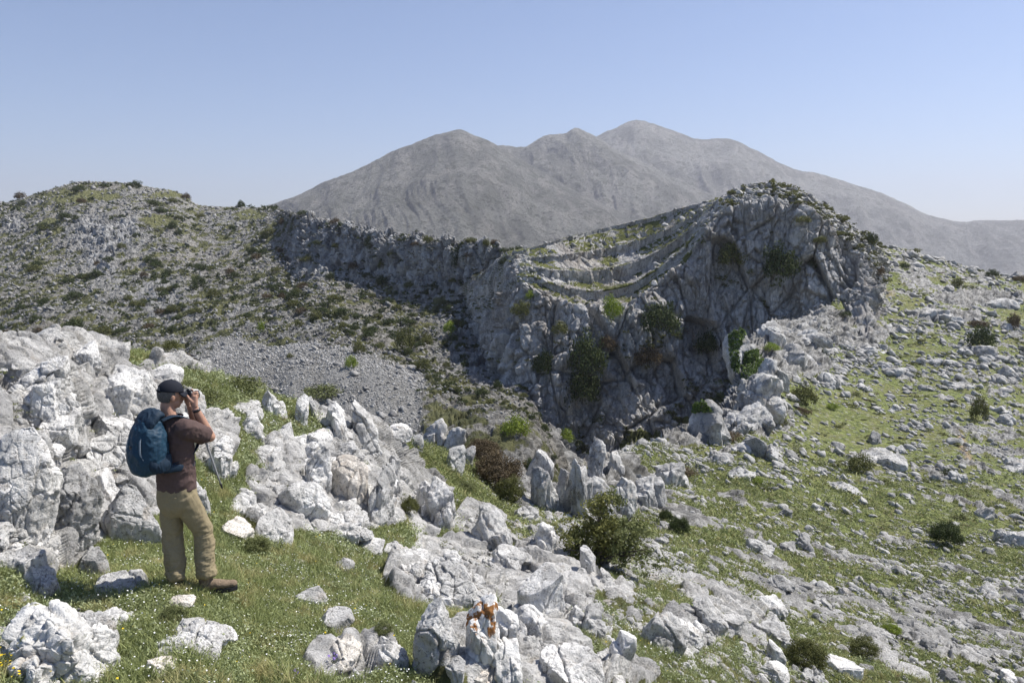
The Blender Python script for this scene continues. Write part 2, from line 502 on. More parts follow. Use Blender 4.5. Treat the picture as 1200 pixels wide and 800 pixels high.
def mat_hill():
    m = MB('stony_hillside')
    pos = m.geo()
    veg_a = m.attr('veg'); scr_a = m.attr('scree'); gr = m.attr('green'); cl = m.attr('cliff')
    n_f = m.noise(pos, 0.9, 8, 0.75)
    n_m = m.noise(pos, 0.28, 6, 0.7)
    n_b = m.noise(pos, 0.035, 4, 0.6)
    rock = m.mix(m.ramp(n_f, 0.38, 0.62), (0.11, 0.11, 0.10), (0.40, 0.39, 0.365))
    rock = m.mix(m.math('MULTIPLY', m.ramp(n_b, 0.4, 0.65), 0.35), rock, (0.26, 0.23, 0.18))
    cliff = m.mix(m.ramp(m.noise(m.mapping(pos, scale=(1, 1, 0.4)), 0.6, 8, 0.7), 0.36, 0.6), (0.20, 0.20, 0.20), (0.50, 0.50, 0.49))
    rock = m.mix(cl, rock, cliff)
    vegc = m.mix(m.ramp(n_m, 0.4, 0.62), (0.075, 0.082, 0.038), (0.175, 0.175, 0.08))
    vegc = m.mix(gr, vegc, m.mix(n_f, (0.12, 0.135, 0.05), (0.24, 0.23, 0.12)))
    c = m.mix(m.ramp(m.math('ADD', veg_a, m.math('MULTIPLY', m.math('SUBTRACT', n_f, 0.5), 2.0)), 0.35, 0.65), rock, vegc)
    st = m.noise(pos, 3.0, 6, 0.8)
    scree = m.mix(m.ramp(st, 0.38, 0.62), (0.18, 0.18, 0.17), (0.44, 0.43, 0.405))
    scree = m.mix(m.math('MULTIPLY', m.ramp(m.noise(m.mapping(pos, scale=(.5, .12, .12), rot=(0, 0, .5)), 0.5, 5, 0.6), 0.42, 0.6), 0.45), scree, (0.17, 0.16, 0.135))
    c = m.mix(scr_a, c, scree)
    n = m.bump(n_f, 1.0, 0.9)
    n = m.bump(st, 0.8, 0.22, n)
    return m.out(c, n)
mt_hill = mat_hill()
hill = H.build('hillside', mt_hill, veg=veg, scree=scr, green=green, cliff=cliffy)
tag(hill, 'stony hill and jagged ridge beyond the gully with a grey scree fan', 'hill', kind='structure')

# ------------------------------------------------------------------ main cliff hill
C_COLS = [
    (520, [(95, 650), (120, 560), (138, 480), (150, 410), (160, 350), (180, 380)]),
    (575, [(80, 610), (105, 525), (116, 440), (128, 365), (138, 312), (165, 345)]),
    (595, [(78, 602), (105, 522), (110, 438), (119, 345), (131, 297), (156, 330)]),
    (620, [(78, 600), (103, 522), (107, 440), (114, 335), (128, 291), (154, 325)]),
    (650, [(82, 600), (102, 525), (106, 445), (111, 350), (130, 282), (158, 315)]),
    (700, [(83, 600), (103, 522), (107, 445), (112, 364), (136, 269), (164, 305)]),
    (735, [(84, 595), (104, 515), (108, 438), (113, 358), (138, 261), (166, 298)]),
    (770, [(85, 590), (105, 508), (109, 428), (114, 335), (137, 253), (164, 290)]),
    (800, [(86, 580), (106, 500), (110, 415), (115, 308), (134, 243), (160, 280)]),
    (830, [(87, 570), (107, 485), (111, 400), (116, 270), (131, 236), (158, 272)]),
    (860, [(89, 555), (109, 465), (112, 380), (116, 247), (128, 229), (155, 265)]),
    (890, [(89, 530), (109, 425), (112, 350), (116, 238), (126, 222), (153, 260)]),
    (915, [(89, 510), (109, 405), (112, 335), (116, 240), (125, 223), (152, 258)]),
    (945, [(87, 490), (107, 388), (110, 325), (114, 252), (126, 234), (152, 265)]),
    (970, [(86, 470), (106, 374), (109, 325), (113, 268), (127, 248), (152, 275)]),
    (1000, [(85, 460), (105, 360), (108, 328), (112, 290), (129, 269), (152, 290)]),
    (1018, [(84, 455), (104, 352), (107, 333), (111, 305), (130, 284), (152, 305)]),
    (1032, [(92, 455), (108, 372), (112, 352), (116, 335), (130, 302), (152, 325)]),
    (1060, [(94, 470), (112, 405), (118, 385), (124, 365), (134, 335), (152, 345)]),
]
def terraces(s, lY, v):
    """stepped strata between the rim of the face (t=3) and the crest (t=4), left of the summit"""
    t = s.t
    m = ((t > 3) & (t < 4))
    wgt = sstep(600, 625, s.u) * (1 - sstep(800, 872, s.u))
    n = 4.0
    pts = np.stack([s.u.ravel() / 38.0, t.ravel() * 1.2, np.zeros(t.size)], -1)
    wob = (perlin(pts * .6) * 0.07 + perlin(pts * 1.7) * 0.03 + 0.02 * perlin(pts * 5.1)).reshape(t.shape)
    a = np.clip((t - 3), 0, 1)
    ss = np.clip(a + wob * np.minimum(1, 6 * a) * np.minimum(1, 6 * (1 - a)), 0, 1) * n
    fl = np.minimum(np.floor(ss), n - 1); fr = ss - fl
    r0 = np.array([.40, .46, .38, .28])[np.clip(fl, 0, 3).astype(int)]
    rise = sstep(0, 1, np.clip((fr - r0) / .38, 0, 1))
    vf = (fl + 0.38 * fr + 0.62 * rise) / n
    yf = (fl + np.clip(fr / 0.6, 0, 1)) / n
    k = np.array([np.searchsorted(s.t[:, 0], 3.0), np.searchsorted(s.t[:, 0], 4.0)])
    lY0, lY1 = lY[k[0]][None], lY[k[1]][None]
    v0, v1 = v[k[0]][None], v[k[1]][None]
    s.ledge = (m * wgt * (1 - np.clip(np.abs((fr - r0 - .19) / .24), 0, 1) ** 4 * 0 - ((fr > r0) & (fr < r0 + .38))) * (fl < 3)).clip(0, 1)
    lY2 = lY0 + (lY1 - lY0) * yf; v2 = v0 + (v1 - v0) * vf
    lY = np.where(m, lY + (lY2 - lY) * wgt, lY)
    v = np.where(m, v + (v2 - v) * wgt, v)
    return lY, v
C = Patch(C_COLS, 820, [30, 110, 150, 230, 30, ][:3] + [300, 14], warp=terraces)
cu, cv, ct = C.u.ravel(), C.v.ravel(), C.t.ravel()
cp = C.flat()
C.update_normals()
steep = 1 - np.abs(C.n[:, :, 2]).ravel()
face = (1 - sstep(2.95, 3.05, ct)) * sstep(0.7, 1.0, ct)
top = sstep(2.95, 3.1, ct)
terr = top * sstep(600, 625, cu) * (1 - sstep(800, 872, cu))
edge_keep = np.minimum(1, np.abs(ct - 4) * 4 + 0.35)
flu = fbm(cp * np.array([.16, .16, .035], f32) + 4, 4, 0.55, ridged=True)
fb = blocks(cp / np.array([2.4, 2.4, 6.5], f32), 0.5, 0.5, 0.16)
fb2 = blocks(cp / np.array([.95, .95, 1.7], f32) + 5, 0.5, 0.45, 0.2)
ro = fbm(cp / 1.3, 4, 0.65)
fb3 = blocks(cp / np.array([4.6, 4.6, 9.5], f32) + 1.7, 0.9, 0.6, 0.10)
bulge = fbm(cp / 17 + 2, 3)
nC = C.n.copy()
C.push(face * (2.6 * bulge + 1.1 * flu + 1.2 * fb3 + 0.55 * fb + 0.5 * fb2 + 0.42 * ro)
       + top * (1 - terr) * edge_keep * (0.55 * fb + 0.45 * fb2 + 0.4 * ro + 0.8 * bulge)
       + terr * (0.14 * fb + 0.2 * fb2 + 0.14 * ro) * edge_keep
       + (1 - sstep(0.7, 1.0, ct)) * 0.6 * fb2)
C.update_normals()
nz = C.n[:, :, 2].ravel()
cveg = top * sstep(0.35, 0.75, nz) * sstep(-0.25, 0.15, fbm(cp / 5 + 8, 3) + 0.05 * terr + 0.15 * sstep(900, 980, cu))
cveg = np.maximum(cveg, (1 - top) * sstep(0.25, 0.5, fbm(cp / 6 + 1, 4, .6)) * 0.7)
cveg = np.maximum(cveg, C.ledge.ravel() * sstep(-.25, .1, fbm(cp / 4 + 18, 3)) * (.4 + .55 * (ct < 3.3)))
cveg = np.maximum(cveg, sstep(1.9, 1.2, ct) * sstep(0.0, 0.3, fbm(cp / 4 + 1, 4, .6)) * 0.8)

def mat_cliff():
    m = MB('cliff_limestone')
    pos = m.geo()
    veg_a = m.attr('veg'); tp = m.attr('top')
    n_f = m.noise(pos, 1.1, 8, 0.75)
    n_v = m.noise(m.mapping(pos, scale=(1, 1, 0.22)), 0.55, 8, 0.68, 0.4)
    n_b = m.noise(pos, 0.09, 4, 0.6)
    n_s = m.noise(pos, 4.0, 5, 0.75)
    rock = m.mix(m.ramp(n_v, 0.36, 0.62), (0.46, 0.45, 0.43), (0.74, 0.725, 0.69))
    rock = m.mix(m.math('MULTIPLY', m.ramp(n_b, 0.45, 0.62), 0.4), rock, (0.44, 0.36, 0.28))
    rock = m.mix(m.math('MULTIPLY', m.ramp(n_f, 0.53, 0.66), m.math('SUBTRACT', 0.65, m.math('MULTIPLY', tp, 0.35))), rock, (0.11, 0.11, 0.10))
    rock = m.mix(m.math('MULTIPLY', m.ramp(m.noise(pos, 2.2, 6, 0.7), 0.5, 0.6), 0.5), rock, (0.80, 0.785, 0.75))
    vegc = m.mix(m.ramp(n_f, 0.38, 0.62), (0.075, 0.09, 0.03), (0.22, 0.23, 0.075))
    ck = m.math('ABSOLUTE', m.math('SUBTRACT', m.noise(m.mapping(pos, scale=(1, 1, 0.35)), 0.9, 9, 0.75, 0.5), 0.5))
    rock = m.mix(m.math('MULTIPLY', m.math('SUBTRACT', 1.0, m.ramp(ck, 0.0, 0.020)), 0.85), rock, (0.05, 0.05, 0.048))
    c = m.mix(m.ramp(m.math('ADD', veg_a, m.math('MULTIPLY', m.math('SUBTRACT', n_s, 0.5), 1.6)), 0.4, 0.7), rock, vegc)
    n = m.bump(n_v, 0.9, 1.6)
    n = m.bump(n_f, 0.9, 0.7, n)
    n = m.bump(n_s, 0.6, 0.15, n)
    return m.out(c, n)
mt_cliff = mat_cliff()
cliff = C.build('cliff', mt_cliff, veg=cveg, top=top)
tag(cliff, 'shaded grey limestone cliff with curved terraces of strata above a gully', 'cliff', kind='structure')

# ------------------------------------------------------------------ near slope and meadow
K0 = (2.3, 1250)
N_COLS = [
    (-260, [K0, (4.0, 850), (5.0, 700), (5.6, 600), (6.2, 500), (7.5, 400), (9, 392), (14, 480), (40, 620)]),
    (0,    [K0, (4.6, 800), (5.8, 705), (6.3, 640), (7.2, 540), (8.6, 440), (10, 402), (15, 480), (40, 620)]),
    (60,   [K0, (4.8, 800), (6.0, 710), (6.9, 655), (7.7, 560), (9.2, 445), (10.8, 397), (16, 480), (40, 620)]),
    (110,  [K0, (4.95, 800), (6.4, 700), (8.0, 640), (9.0, 560), (10.4, 460), (12.5, 412), (18, 490), (42, 620)]),
    (200,  [K0, (4.95, 800), (6.5, 694), (8.6, 637), (10.0, 560), (11.7, 460), (14.5, 422), (20, 485), (44, 620)]),
    (250,  [K0, (5.1, 800), (6.75, 698), (9.0, 637), (11, 560), (13, 485), (15.5, 440), (22, 495), (46, 620)]),
    (300,  [K0, (5.5, 800), (7.6, 700), (9.5, 640), (11.5, 570), (13.5, 505), (16, 462), (23, 510), (48, 620)]),
    (350,  [K0, (5.65, 800), (7.8, 705), (10, 640), (12, 580), (14, 515), (16.5, 472), (23, 515), (49, 620)]),
    (400,  [K0, (5.8, 800), (8, 710), (10.5, 645), (12.5, 590), (14.5, 530), (17, 485), (24, 525), (50, 630)]),
    (450,  [K0, (6.0, 800), (8.3, 715), (11, 655), (13.5, 595), (16, 545), (19, 503), (26, 535), (52, 630)]),
    (500,  [K0, (6.2, 800), (8.6, 720), (12, 655), (15, 608), (19, 560), (24, 521), (30, 550), (55, 640)]),
    (560,  [K0, (6.5, 800), (9.0, 725), (13, 658), (17, 612), (22, 573), (28, 540), (34, 565), (58, 650)]),
    (600,  [K0, (6.8, 800), (9.5, 725), (14, 658), (18, 622), (22, 598), (29, 560), (35, 580), (60, 650)]),
    (640,  [K0, (7.2, 800), (10.2, 720), (15, 655), (20, 618), (24, 600), (29, 580), (36, 590), (60, 650)]),
    (690,  [K0, (7.9, 800), (11.3, 712), (16.5, 652), (22, 616), (27, 600), (33, 565), (40, 585), (62, 650)]),
    (740,  [K0, (8.5, 800), (13, 705), (19, 650), (25, 612), (32, 578), (41, 528), (48, 550), (68, 620)]),
    (800,  [K0, (9.5, 800), (14, 710), (21, 650), (29, 600), (39, 558), (54, 508), (62, 525), (80, 600)]),
    (840,  [K0, (10.2, 800), (15.3, 710), (22.5, 650), (32, 597), (43, 550), (61, 496), (70, 520), (88, 580)]),
    (868,  [K0, (11, 800), (16.3, 710), (24, 648), (34, 590), (46, 536), (72, 455), (82, 490), (95, 560)]),
    (888,  [K0, (11.6, 800), (17.2, 710), (25.5, 645), (37, 585), (51, 520), (84, 400), (92, 440), (101, 510)]),
    (920,  [K0, (12.5, 800), (19, 710), (28, 640), (40, 575), (58, 502), (92, 383), (100, 392), (112, 450)]),
    (970,  [K0, (13.5, 800), (20, 715), (30, 645), (44, 575), (62, 505), (96, 388), (106, 362), (125, 400)]),
    (1020, [K0, (14.5, 800), (21, 715), (32, 645), (46, 575), (64, 507), (105, 372), (142, 288), (190, 310)]),
    (1050, [K0, (15, 800), (22, 715), (33, 645), (47, 575), (65, 508), (105, 378), (145, 291), (190, 312)]),
    (1100, [K0, (15.5, 800), (23, 715), (34, 645), (48, 575), (65, 510), (105, 382), (145, 304), (190, 325)]),
    (1150, [K0, (16, 800), (23.5, 718), (34.5, 648), (48.5, 578), (65.5, 513), (105, 387), (143, 318), (190, 338)]),
    (1200, [K0, (16.5, 800), (24, 720), (35, 650), (49, 580), (66, 517), (105, 392), (140, 327), (190, 348)]),
    (1460, [K0, (18, 810), (26, 735), (37, 670), (51, 605), (68, 545), (105, 425), (140, 350), (190, 372)]),
]
N = Patch(N_COLS, 1150, [60, 110, 110, 110, 120, 180, 110, 30, 30])
nu_, nv_, nt_ = N.u.ravel(), N.v.ravel(), N.t.ravel()
npn = N.flat(); nY = N.Y.ravel()
def nblob(u0, v0, ru, rv, k=1.0, rot=0.0):
    c, s = math.cos(math.radians(rot)), math.sin(math.radians(rot))
    du, dv = nu_ - u0, nv_ - v0
    a = (du * c + dv * s) / ru; b = (-du * s + dv * c) / rv
    return k * (1 - sstep(0.75, 1.15, np.sqrt(a * a + b * b)))
# bedrock areas, in pixels of the photograph
rockm = np.zeros(len(nu_), f32)
for b in [(-60, 520, 190, 165), (60, 470, 90, 90), (75, 590, 85, 60), (150, 500, 90, 95), (175, 440, 75, 45), (155, 600, 55, 40),
          (40, 640, 70, 40), (340, 560, 55, 50), (400, 560, 60, 60), (330, 600, 60, 25), (390, 600, 70, 30), (430, 520, 45, 55),
          (250, 520, 28, 40), (410, 480, 60, 30), (500, 590, 25, 50), (460, 560, 35, 60), (620, 550, 50, 45, .9), (700, 570, 60, 45),
          (560, 610, 35, 25, .7), (850, 480, 55, 32, 1, -15), (810, 505, 40, 20), (900, 400, 45, 30), (880, 450, 25, 40),
          (925, 400, 40, 40), (960, 375, 60, 14, .9), (1000, 395, 50, 14, .55), (930, 430, 50, 18, .5), (1030, 350, 40, 12, .6), (1150, 350, 60, 9, .8), (1110, 372, 45, 7, .7),
          (700, 590, 70, 18, .8), (590, 770, 110, 50), (640, 690, 60, 60), (525, 672, 80, 45), (690, 790, 90, 25, .8), (66, 755, 80, 45), (800, 745, 60, 22, .7), (410, 775, 60, 22, .7)]:
    rockm = np.maximum(rockm, nblob(*b))
gaps = np.zeros(len(nu_), f32)
for b in [(240, 452, 60, 12, 1, 12), (165, 422, 22, 10, 1, -20), (258, 590, 28, 45), (345, 500, 30, 26, .8), (300, 540, 18, 16), (190, 620, 50, 16),
          (60, 700, 60, 12), (470, 505, 30, 14, 1, 25), (360, 640, 120, 14)]:
    gaps = np.maximum(gaps, nblob(*b))
wob = fbm(npn / (0.05 * nY[:, None] + 0.4).astype(f32), 3)
rockm = sstep(0.35, 0.65, rockm + 0.45 * wob - 0.9 * gaps)
# rock showing through the turf of the open slope
right = sstep(560, 760, nu_ + 0.3 * (nv_ - 600))
nat = fbm(npn * np.array([.42, .30, .3], f32) + 3, 5, 0.62)
patchy = fbm(npn * np.array([.07, .05, .05], f32) + 13, 3)
thr = 0.10 - 0.42 * patchy - 0.10 * sstep(430, 380, nv_)
out_ = sstep(0.0, 0.10, nat - thr) * right * (1 - nblob(1010, 480, 120, 45, 0.8, 25)) * (1 - nblob(880, 555, 90, 22, .7)) * (1 - nblob(1080, 420, 70, 14, .6))
rk = np.maximum(rockm, out_ * 0.9)
# relief
N.push(0.35 * fbm(npn / 6 + 2, 3) * np.minimum(1, nY / 20) * sstep(4, 12, nY), np.array([0, 0, 1.0]))
npn = N.flat()
bigb = blocks(npn / np.array([1.5, 1.5, 1.5], f32) + 2.3, 0.75, 0.6, 0.12)
midb = blocks(npn / np.array([.55, .55, .65], f32) + 7, 0.6, 0.5, 0.14)
smlb = blocks(npn / 0.22 + 4, 0.5, 0.4, 0.2)
ro = fbm(npn / 0.35, 5, 0.62)
ro2 = fbm(npn / 0.9 + 6, 4, 0.6, ridged=True)
near = 1 - sstep(14, 26, nY)
far_s = np.clip(nY / 75, 0.28, 0.9)
dn = rockm * (near * (0.12 * bigb + 0.10 * midb + 0.038 * smlb + 0.045 * ro + 0.05 * ro2 + 0.05)
              + (1 - near) * far_s * (0.35 * bigb + 0.4 * midb + 0.4 * ro2 + 0.2 * ro + 0.3))
dn += (1 - rockm) * out_ * (near * (0.10 + 0.12 * midb + 0.04 * smlb) + (1 - near) * (0.12 + 0.20 * midb + 0.14 * bigb + 0.1 * ro) * np.clip(nY / 60, .4, 1))
turf = (1 - np.clip(rk, 0, 1))
dn += turf * (0.05 * fbm(npn / 0.5 + 3, 4) + 0.10 * fbm(npn / 2.2, 3) * sstep(8, 20, nY) + 0.12 * np.maximum(0, fbm(npn / 1.1 + 20, 4, .6)) * sstep(14, 30, nY))
# keep the ground level where the walker stands
stand = np.exp(-(((npn[:, 0] + 2.72) ** 2 + (npn[:, 1] - 6.78) ** 2) / 0.5 ** 2))
dn *= 1 - stand
N.push(dn)
N.update_normals()
grassm = np.clip(1 - rk, 0, 1)

def mat_ground():
    m = MB('turf_and_rock')
    pos = m.geo()
    g = m.attr('grass'); far = m.attr('far')
    rc, n1, n2 = rock_colour(m, pos, 1.0, light=(0.72, 0.705, 0.67), mid=(0.47, 0.46, 0.44), dark=(0.15, 0.15, 0.145))
    rf = m.mix(m.ramp(m.noise(pos, 1.3, 7, 0.72), 0.38, 0.62), (0.14, 0.138, 0.13), (0.46, 0.45, 0.425))
    rc = m.mix(far, rc, rf)
    t1 = m.noise(pos, 0.35, 5, 0.6)
    t2 = m.noise(pos, 2.6, 8, 0.75)
    t3 = m.noise(pos, 18.0, 5, 0.7)
    gc = m.mix(m.ramp(t2, 0.38, 0.62), (0.062, 0.082, 0.024), (0.235, 0.265, 0.080))
    gc = m.mix(m.math('MULTIPLY', m.ramp(t1, 0.42, 0.68), 0.55), gc, (0.20, 0.185, 0.075))
    gc = m.mix(m.math('MULTIPLY', m.ramp(m.noise(pos, 1.1, 6, 0.7), 0.56, 0.70), 0.6), gc, (0.24, 0.19, 0.125))
    stones = m.ramp(m.noise(m.mapping(pos, scale=(1, 1, 1.4)), 1.9, 9, 0.82), 0.55, 0.59)
    gc = m.mix(m.math('MULTIPLY', stones, m.math('MULTIPLY', far, 0.85)), gc, rf)
    soil = m.mix(t3, (0.10, 0.085, 0.05), (0.16, 0.15, 0.07))
    gc = m.mix(m.math('MULTIPLY', m.math('SUBTRACT', 1.0, far), 0.45), gc, soil)
    e = m.ramp(m.math('ADD', g, m.math('MULTIPLY', m.math('SUBTRACT', m.noise(pos, 5.0, 6, 0.75), 0.5), 1.4)), 0.38, 0.56)
    c = m.mix(e, rc, gc)
    c = m.mix(m.attr('path'), c, (0.36, 0.27, 0.18))
    veins = m.noise(m.mapping(pos, scale=(1, 1, 0.45), rot=(0.3, 0.5, 0)), 4.0, 8, 0.72, 0.6)
    crack = m.math('ABSOLUTE', m.math('SUBTRACT', veins, 0.5))
    inv = m.math('MULTIPLY', m.math('SUBTRACT', 1.0, m.ramp(crack, 0.0, 0.010)), m.math('SUBTRACT', 1.0, e))
    c = m.mix(m.math('MULTIPLY', inv, 0.55), c, (0.09, 0.085, 0.075))
    n = m.bump(m.ramp(crack, 0.0, 0.05), 0.5, 0.03)
    n = m.bump(t2, 0.7, 0.16, n)
    n = m.bump(n2, 0.8, 0.05, n)
    n = m.bump(t3, 0.7, 0.03, n)
    return m.out(c, n)
mt_ground = mat_ground()
path = np.exp(-((nu_ - (1128 + 0.33 * (nv_ - 520) + 3 * perlin(npn / 3))) / 4.5) ** 2) * sstep(500, 512, nv_) * (1 - sstep(540, 556, nv_))
path = np.maximum(path, 0.7 * nblob(1040, 345, 9, 5)) * grassm
ground = N.build('ground', mt_ground, grass=grassm, far=sstep(13, 24, nY), path=path)
tag(ground, 'grassy limestone hillside with bedrock outcrops', 'ground', kind='structure')

bvN, bvC, bvH = N.bvh(2), C.bvh(2), H.bvh(2)
def hit(u, v):
    best = None
    for b in (bvN, bvC, bvH):
        loc, nor = look(b, u, v)
        if loc is not None and (best is None or loc.length < best[0].length):
            best = (loc, nor)
    return best
# ground sheet that carries the land on beyond the frame
V = np.array([(-9000, -60, -140), (9000, -60, -140), (9000, 9000, -140), (-9000, 9000, -140)], f32)
plain = link('terrain', mesh_np('terrain', V, np.array([[0, 1, 2, 3]]), False), mt_mountain)
tag(plain, 'grey valley floor far below the hills', 'terrain', kind='structure')

# ------------------------------------------------------------------ haze
def box_mesh(name, lo, hi):
    v = [(x, y, z) for z in (lo[2], hi[2]) for y in (lo[1], hi[1]) for x in (lo[0], hi[0])]
    f = [(0, 2, 3, 1), (4, 5, 7, 6), (0, 1, 5, 4), (1, 3, 7, 5), (3, 2, 6, 7), (2, 0, 4, 6)]
    me = bpy.data.meshes.new(name); me.from_pydata(v, [], f); me.update(); return me
hz = link('haze', box_mesh('haze', (-9100, -100, -141), (9100, 9100, 720)))
hm = bpy.data.materials.new('haze'); hm.use_nodes = True
hn = hm.node_tree.nodes; hn.clear()
ho = hn.new('ShaderNodeOutputMaterial'); pv = hn.new('ShaderNodeVolumePrincipled')
pv.inputs['Color'].default_value = (0.87, 0.88, 0.97, 1); pv.inputs['Density'].default_value = HAZE
pv.inputs['Anisotropy'].default_value = 0.2
hm.node_tree.links.new(pv.outputs[0], ho.inputs['Volume'])
hz.data.materials.append(hm)
tag(hz, 'thin pale air haze over the whole landscape', 'haze', kind='stuff')
# ------------------------------------------------------------------ rocks
import bmesh
_ico = {}
def ico(lvl):
    if lvl not in _ico:
        bm = bmesh.new(); bmesh.ops.create_icosphere(bm, subdivisions=lvl + 0, radius=1.0)
        v = np.array([q.co[:] for q in bm.verts], f32)
        f = np.array([[q.index for q in p.verts] for p in bm.faces], np.int32)
        bm.free(); _ico[lvl] = (v / np.linalg.norm(v, axis=1, keepdims=True), f)
    return _ico[lvl]

def rot_mat(rx, ry, rz):
    return np.array(Matrix.Rotation(rz, 3, 'Z') @ Matrix.Rotation(ry, 3, 'Y') @ Matrix.Rotation(rx, 3, 'X'), f32)

def boulder_verts(seed, lvl, dims, boxy=3.2, cuts=11, blk=1.0, pit=0.0, cracks=2, rough=1.0, spiky=0.0, flat=1.0, cutd=(.64, .95)):
    r = np.random.default_rng(seed)
    v, f = ico(lvl)
    R = rot_mat(*(r.uniform(-0.35, 0.35, 3)))
    q = v @ R
    q = q / ((np.abs(q) ** boxy).sum(1) ** (1 / boxy))[:, None]
    for _ in range(cuts):
        n = r.normal(size=3); n /= np.linalg.norm(n)
        d = r.uniform(*cutd)
        e = q @ n.astype(f32) - d
        q = q - np.outer(np.maximum(e, 0) * 0.92, n)
    q = q @ R.T
    if flat:
        for _ in range(2):
            n = np.array([r.uniform(-.38, .38), r.uniform(-.45, .1), 1.0]); n /= np.linalg.norm(n)
            e = q @ n.astype(f32) - r.uniform(.45, .68) * flat
            q = q - np.outer(np.maximum(e, 0) * .95, n)
    q[:, 2] /= np.where(q[:, 2] > 0, q[:, 2].max(), -q[:, 2].min())
    q[:, :2] /= np.abs(q[:, :2]).max(0)
    dims = np.asarray(dims, f32)
    q = q * dims / 2
    s = float((dims[0] * dims[1] * dims[2]) ** (1 / 3))
    nrm = v / dims; nrm /= np.linalg.norm(nrm, axis=1, keepdims=True)
    off = r.uniform(-50, 50, 3).astype(f32)
    k = q / s + off
    d = 0.055 * blk * blocks(k / np.array([.42, .42, .50], f32), 0.7, 0.8, 0.13)
    d += 0.05 * rough * fbm(k * np.array([1.7, 1.7, 1.0], f32), 5, 0.58, ridged=True)
    d += 0.022 * blk * blocks(k / .15, 0.6, 0.9, 0.16)
    d += 0.022 * rough * fbm(k * 7, 4, 0.62)
    if spiky:
        d += spiky * fbm(k * np.array([3.2, 3.2, .6], f32), 4, 0.5, ridged=True) * 0.13
    for _ in range(cracks):
        n = r.normal(size=3); n[2] *= 0.4; n /= np.linalg.norm(n)
        pl = np.abs(k @ n.astype(f32) - off @ n - r.uniform(-0.3, 0.3) + 0.07 * perlin(k * 2.5 + 3) + 0.02 * perlin(k * 9))
        d -= 0.08 * np.exp(-(pl / 0.018) ** 2)
    if pit:
        F1, F2, ID, VC = worley(k * 4.3)
        d -= pit * 0.09 * np.clip(1 - F1 / 0.42, 0, 1) * (_cellr[ID][:, 0] > 0.35)
    q = q + nrm * (d * s)[:, None]
    return q.astype(f32), f

def cluster_verts(seed, lvl, dims, n, sink, **kw):
    """one outcrop of n interlocking angular chunks; dims = visible width, depth, height, origin at ground level"""
    r = np.random.default_rng(seed + 5)
    Wd, D, Hd = dims
    VV, FF, base = [], [], 0
    yaw = r.uniform(-0.3, 0.3); lean = r.uniform(-0.25, 0.35)
    for i in range(n):
        if i == 0:
            w_, d_, h_ = Wd * (0.98 if n == 1 else r.uniform(.66, .8)), D * .9, Hd
            cx, cy = (0 if n == 1 else r.uniform(-.1, .1) * Wd), 0
        else:
            t = (i - .5) / (n - 1) - .5 + r.uniform(-.12, .12)
            w_ = Wd * r.uniform(.30, .52); d_ = D * r.uniform(.45, .75); h_ = Hd * r.uniform(.45, .92) * (1 - .35 * abs(t) * 2)
            cx = np.clip(t, -.5, .5) * (Wd - w_); cy = r.uniform(-.42, .22) * D
        fh = h_ * (1 + 2 * sink) 
        v, f = boulder_verts(seed * 7 + i * 101, lvl, (w_, d_, fh), **kw)
        R = rot_mat(r.uniform(-.12, .12), lean * (0.0 if n == 1 else .6) + r.uniform(-.15, .15), yaw + r.uniform(-.25, .25))
        v = v @ R.T
        zt = v[:, 2].max()
        v = v + np.array([cx, cy, h_ - zt], f32)
        VV.append(v); FF.append(f + base); base += len(v)
    return np.concatenate(VV).astype(f32), np.concatenate(FF)

mt_white = mat_rock('white_limestone', 1.0, light=(0.79, 0.775, 0.74), mid=(0.52, 0.51, 0.485))
mt_grey = mat_rock('grey_limestone', 1.0, light=(0.58, 0.57, 0.545), mid=(0.38, 0.375, 0.36))
mt_stone = mat_rock('slope_limestone', 0.7, light=(0.50, 0.49, 0.465), mid=(0.30, 0.295, 0.28))
mt_gmid = mat_rock('gully_limestone', 0.6, light=(0.60, 0.59, 0.56), mid=(0.36, 0.355, 0.34))
mt_gfar = mat_rock('rim_limestone', 0.3, light=(0.60, 0.59, 0.56), mid=(0.34, 0.335, 0.32))
mt_far = mat_rock('hill_limestone', 0.4, light=(0.36, 0.355, 0.34), mid=(0.22, 0.215, 0.205))
mt_tan = mat_rock('tan_limestone', 1.0, light=(0.78, 0.73, 0.65), mid=(0.58, 0.53, 0.46), warm=(0.55, 0.42, 0.30))

def mat_spotted(name, col, lo, hi, scale, centre=None, radius=1.0):
    """limestone carrying coloured lichen or moss in patches"""
    m = MB(name)
    pos = m.geo()
    c, n1, n2 = rock_colour(m, pos, 1.0, light=(0.80, 0.785, 0.75), mid=(0.60, 0.59, 0.56))
    p = m.noise(pos, scale, 5, 0.65)
    fac = m.ramp(p, lo, hi)
    if centre is not None:
        vm = m.N.new('ShaderNodeVectorMath'); vm.operation = 'DISTANCE'
        m.L.new(pos, vm.inputs[0]); vm.inputs[1].default_value = centre
        fac = m.math('MULTIPLY', fac, m.math('SUBTRACT', 1.0, m.ramp(vm.outputs['Value'], radius * 0.6, radius)))
    c = m.mix(fac, c, m.mix(m.noise(pos, 60, 3, 0.6), col, tuple(x * 0.55 for x in col)))
    n = m.bump(n2, 0.9, 0.05)
    n = m.bump(m.noise(pos, 45, 5, 0.7), 0.7, 0.012, n)
    return m.out(c, n)

def sample_patch(pt, n, weight, seed):
    """n grid cells of a patch drawn with the given per-vertex weight"""
    r = np.random.default_rng(seed)
    w_ = np.clip(weight, 0, None).ravel().astype(float); w_ /= w_.sum()
    return r.choice(len(w_), n, p=w_), r

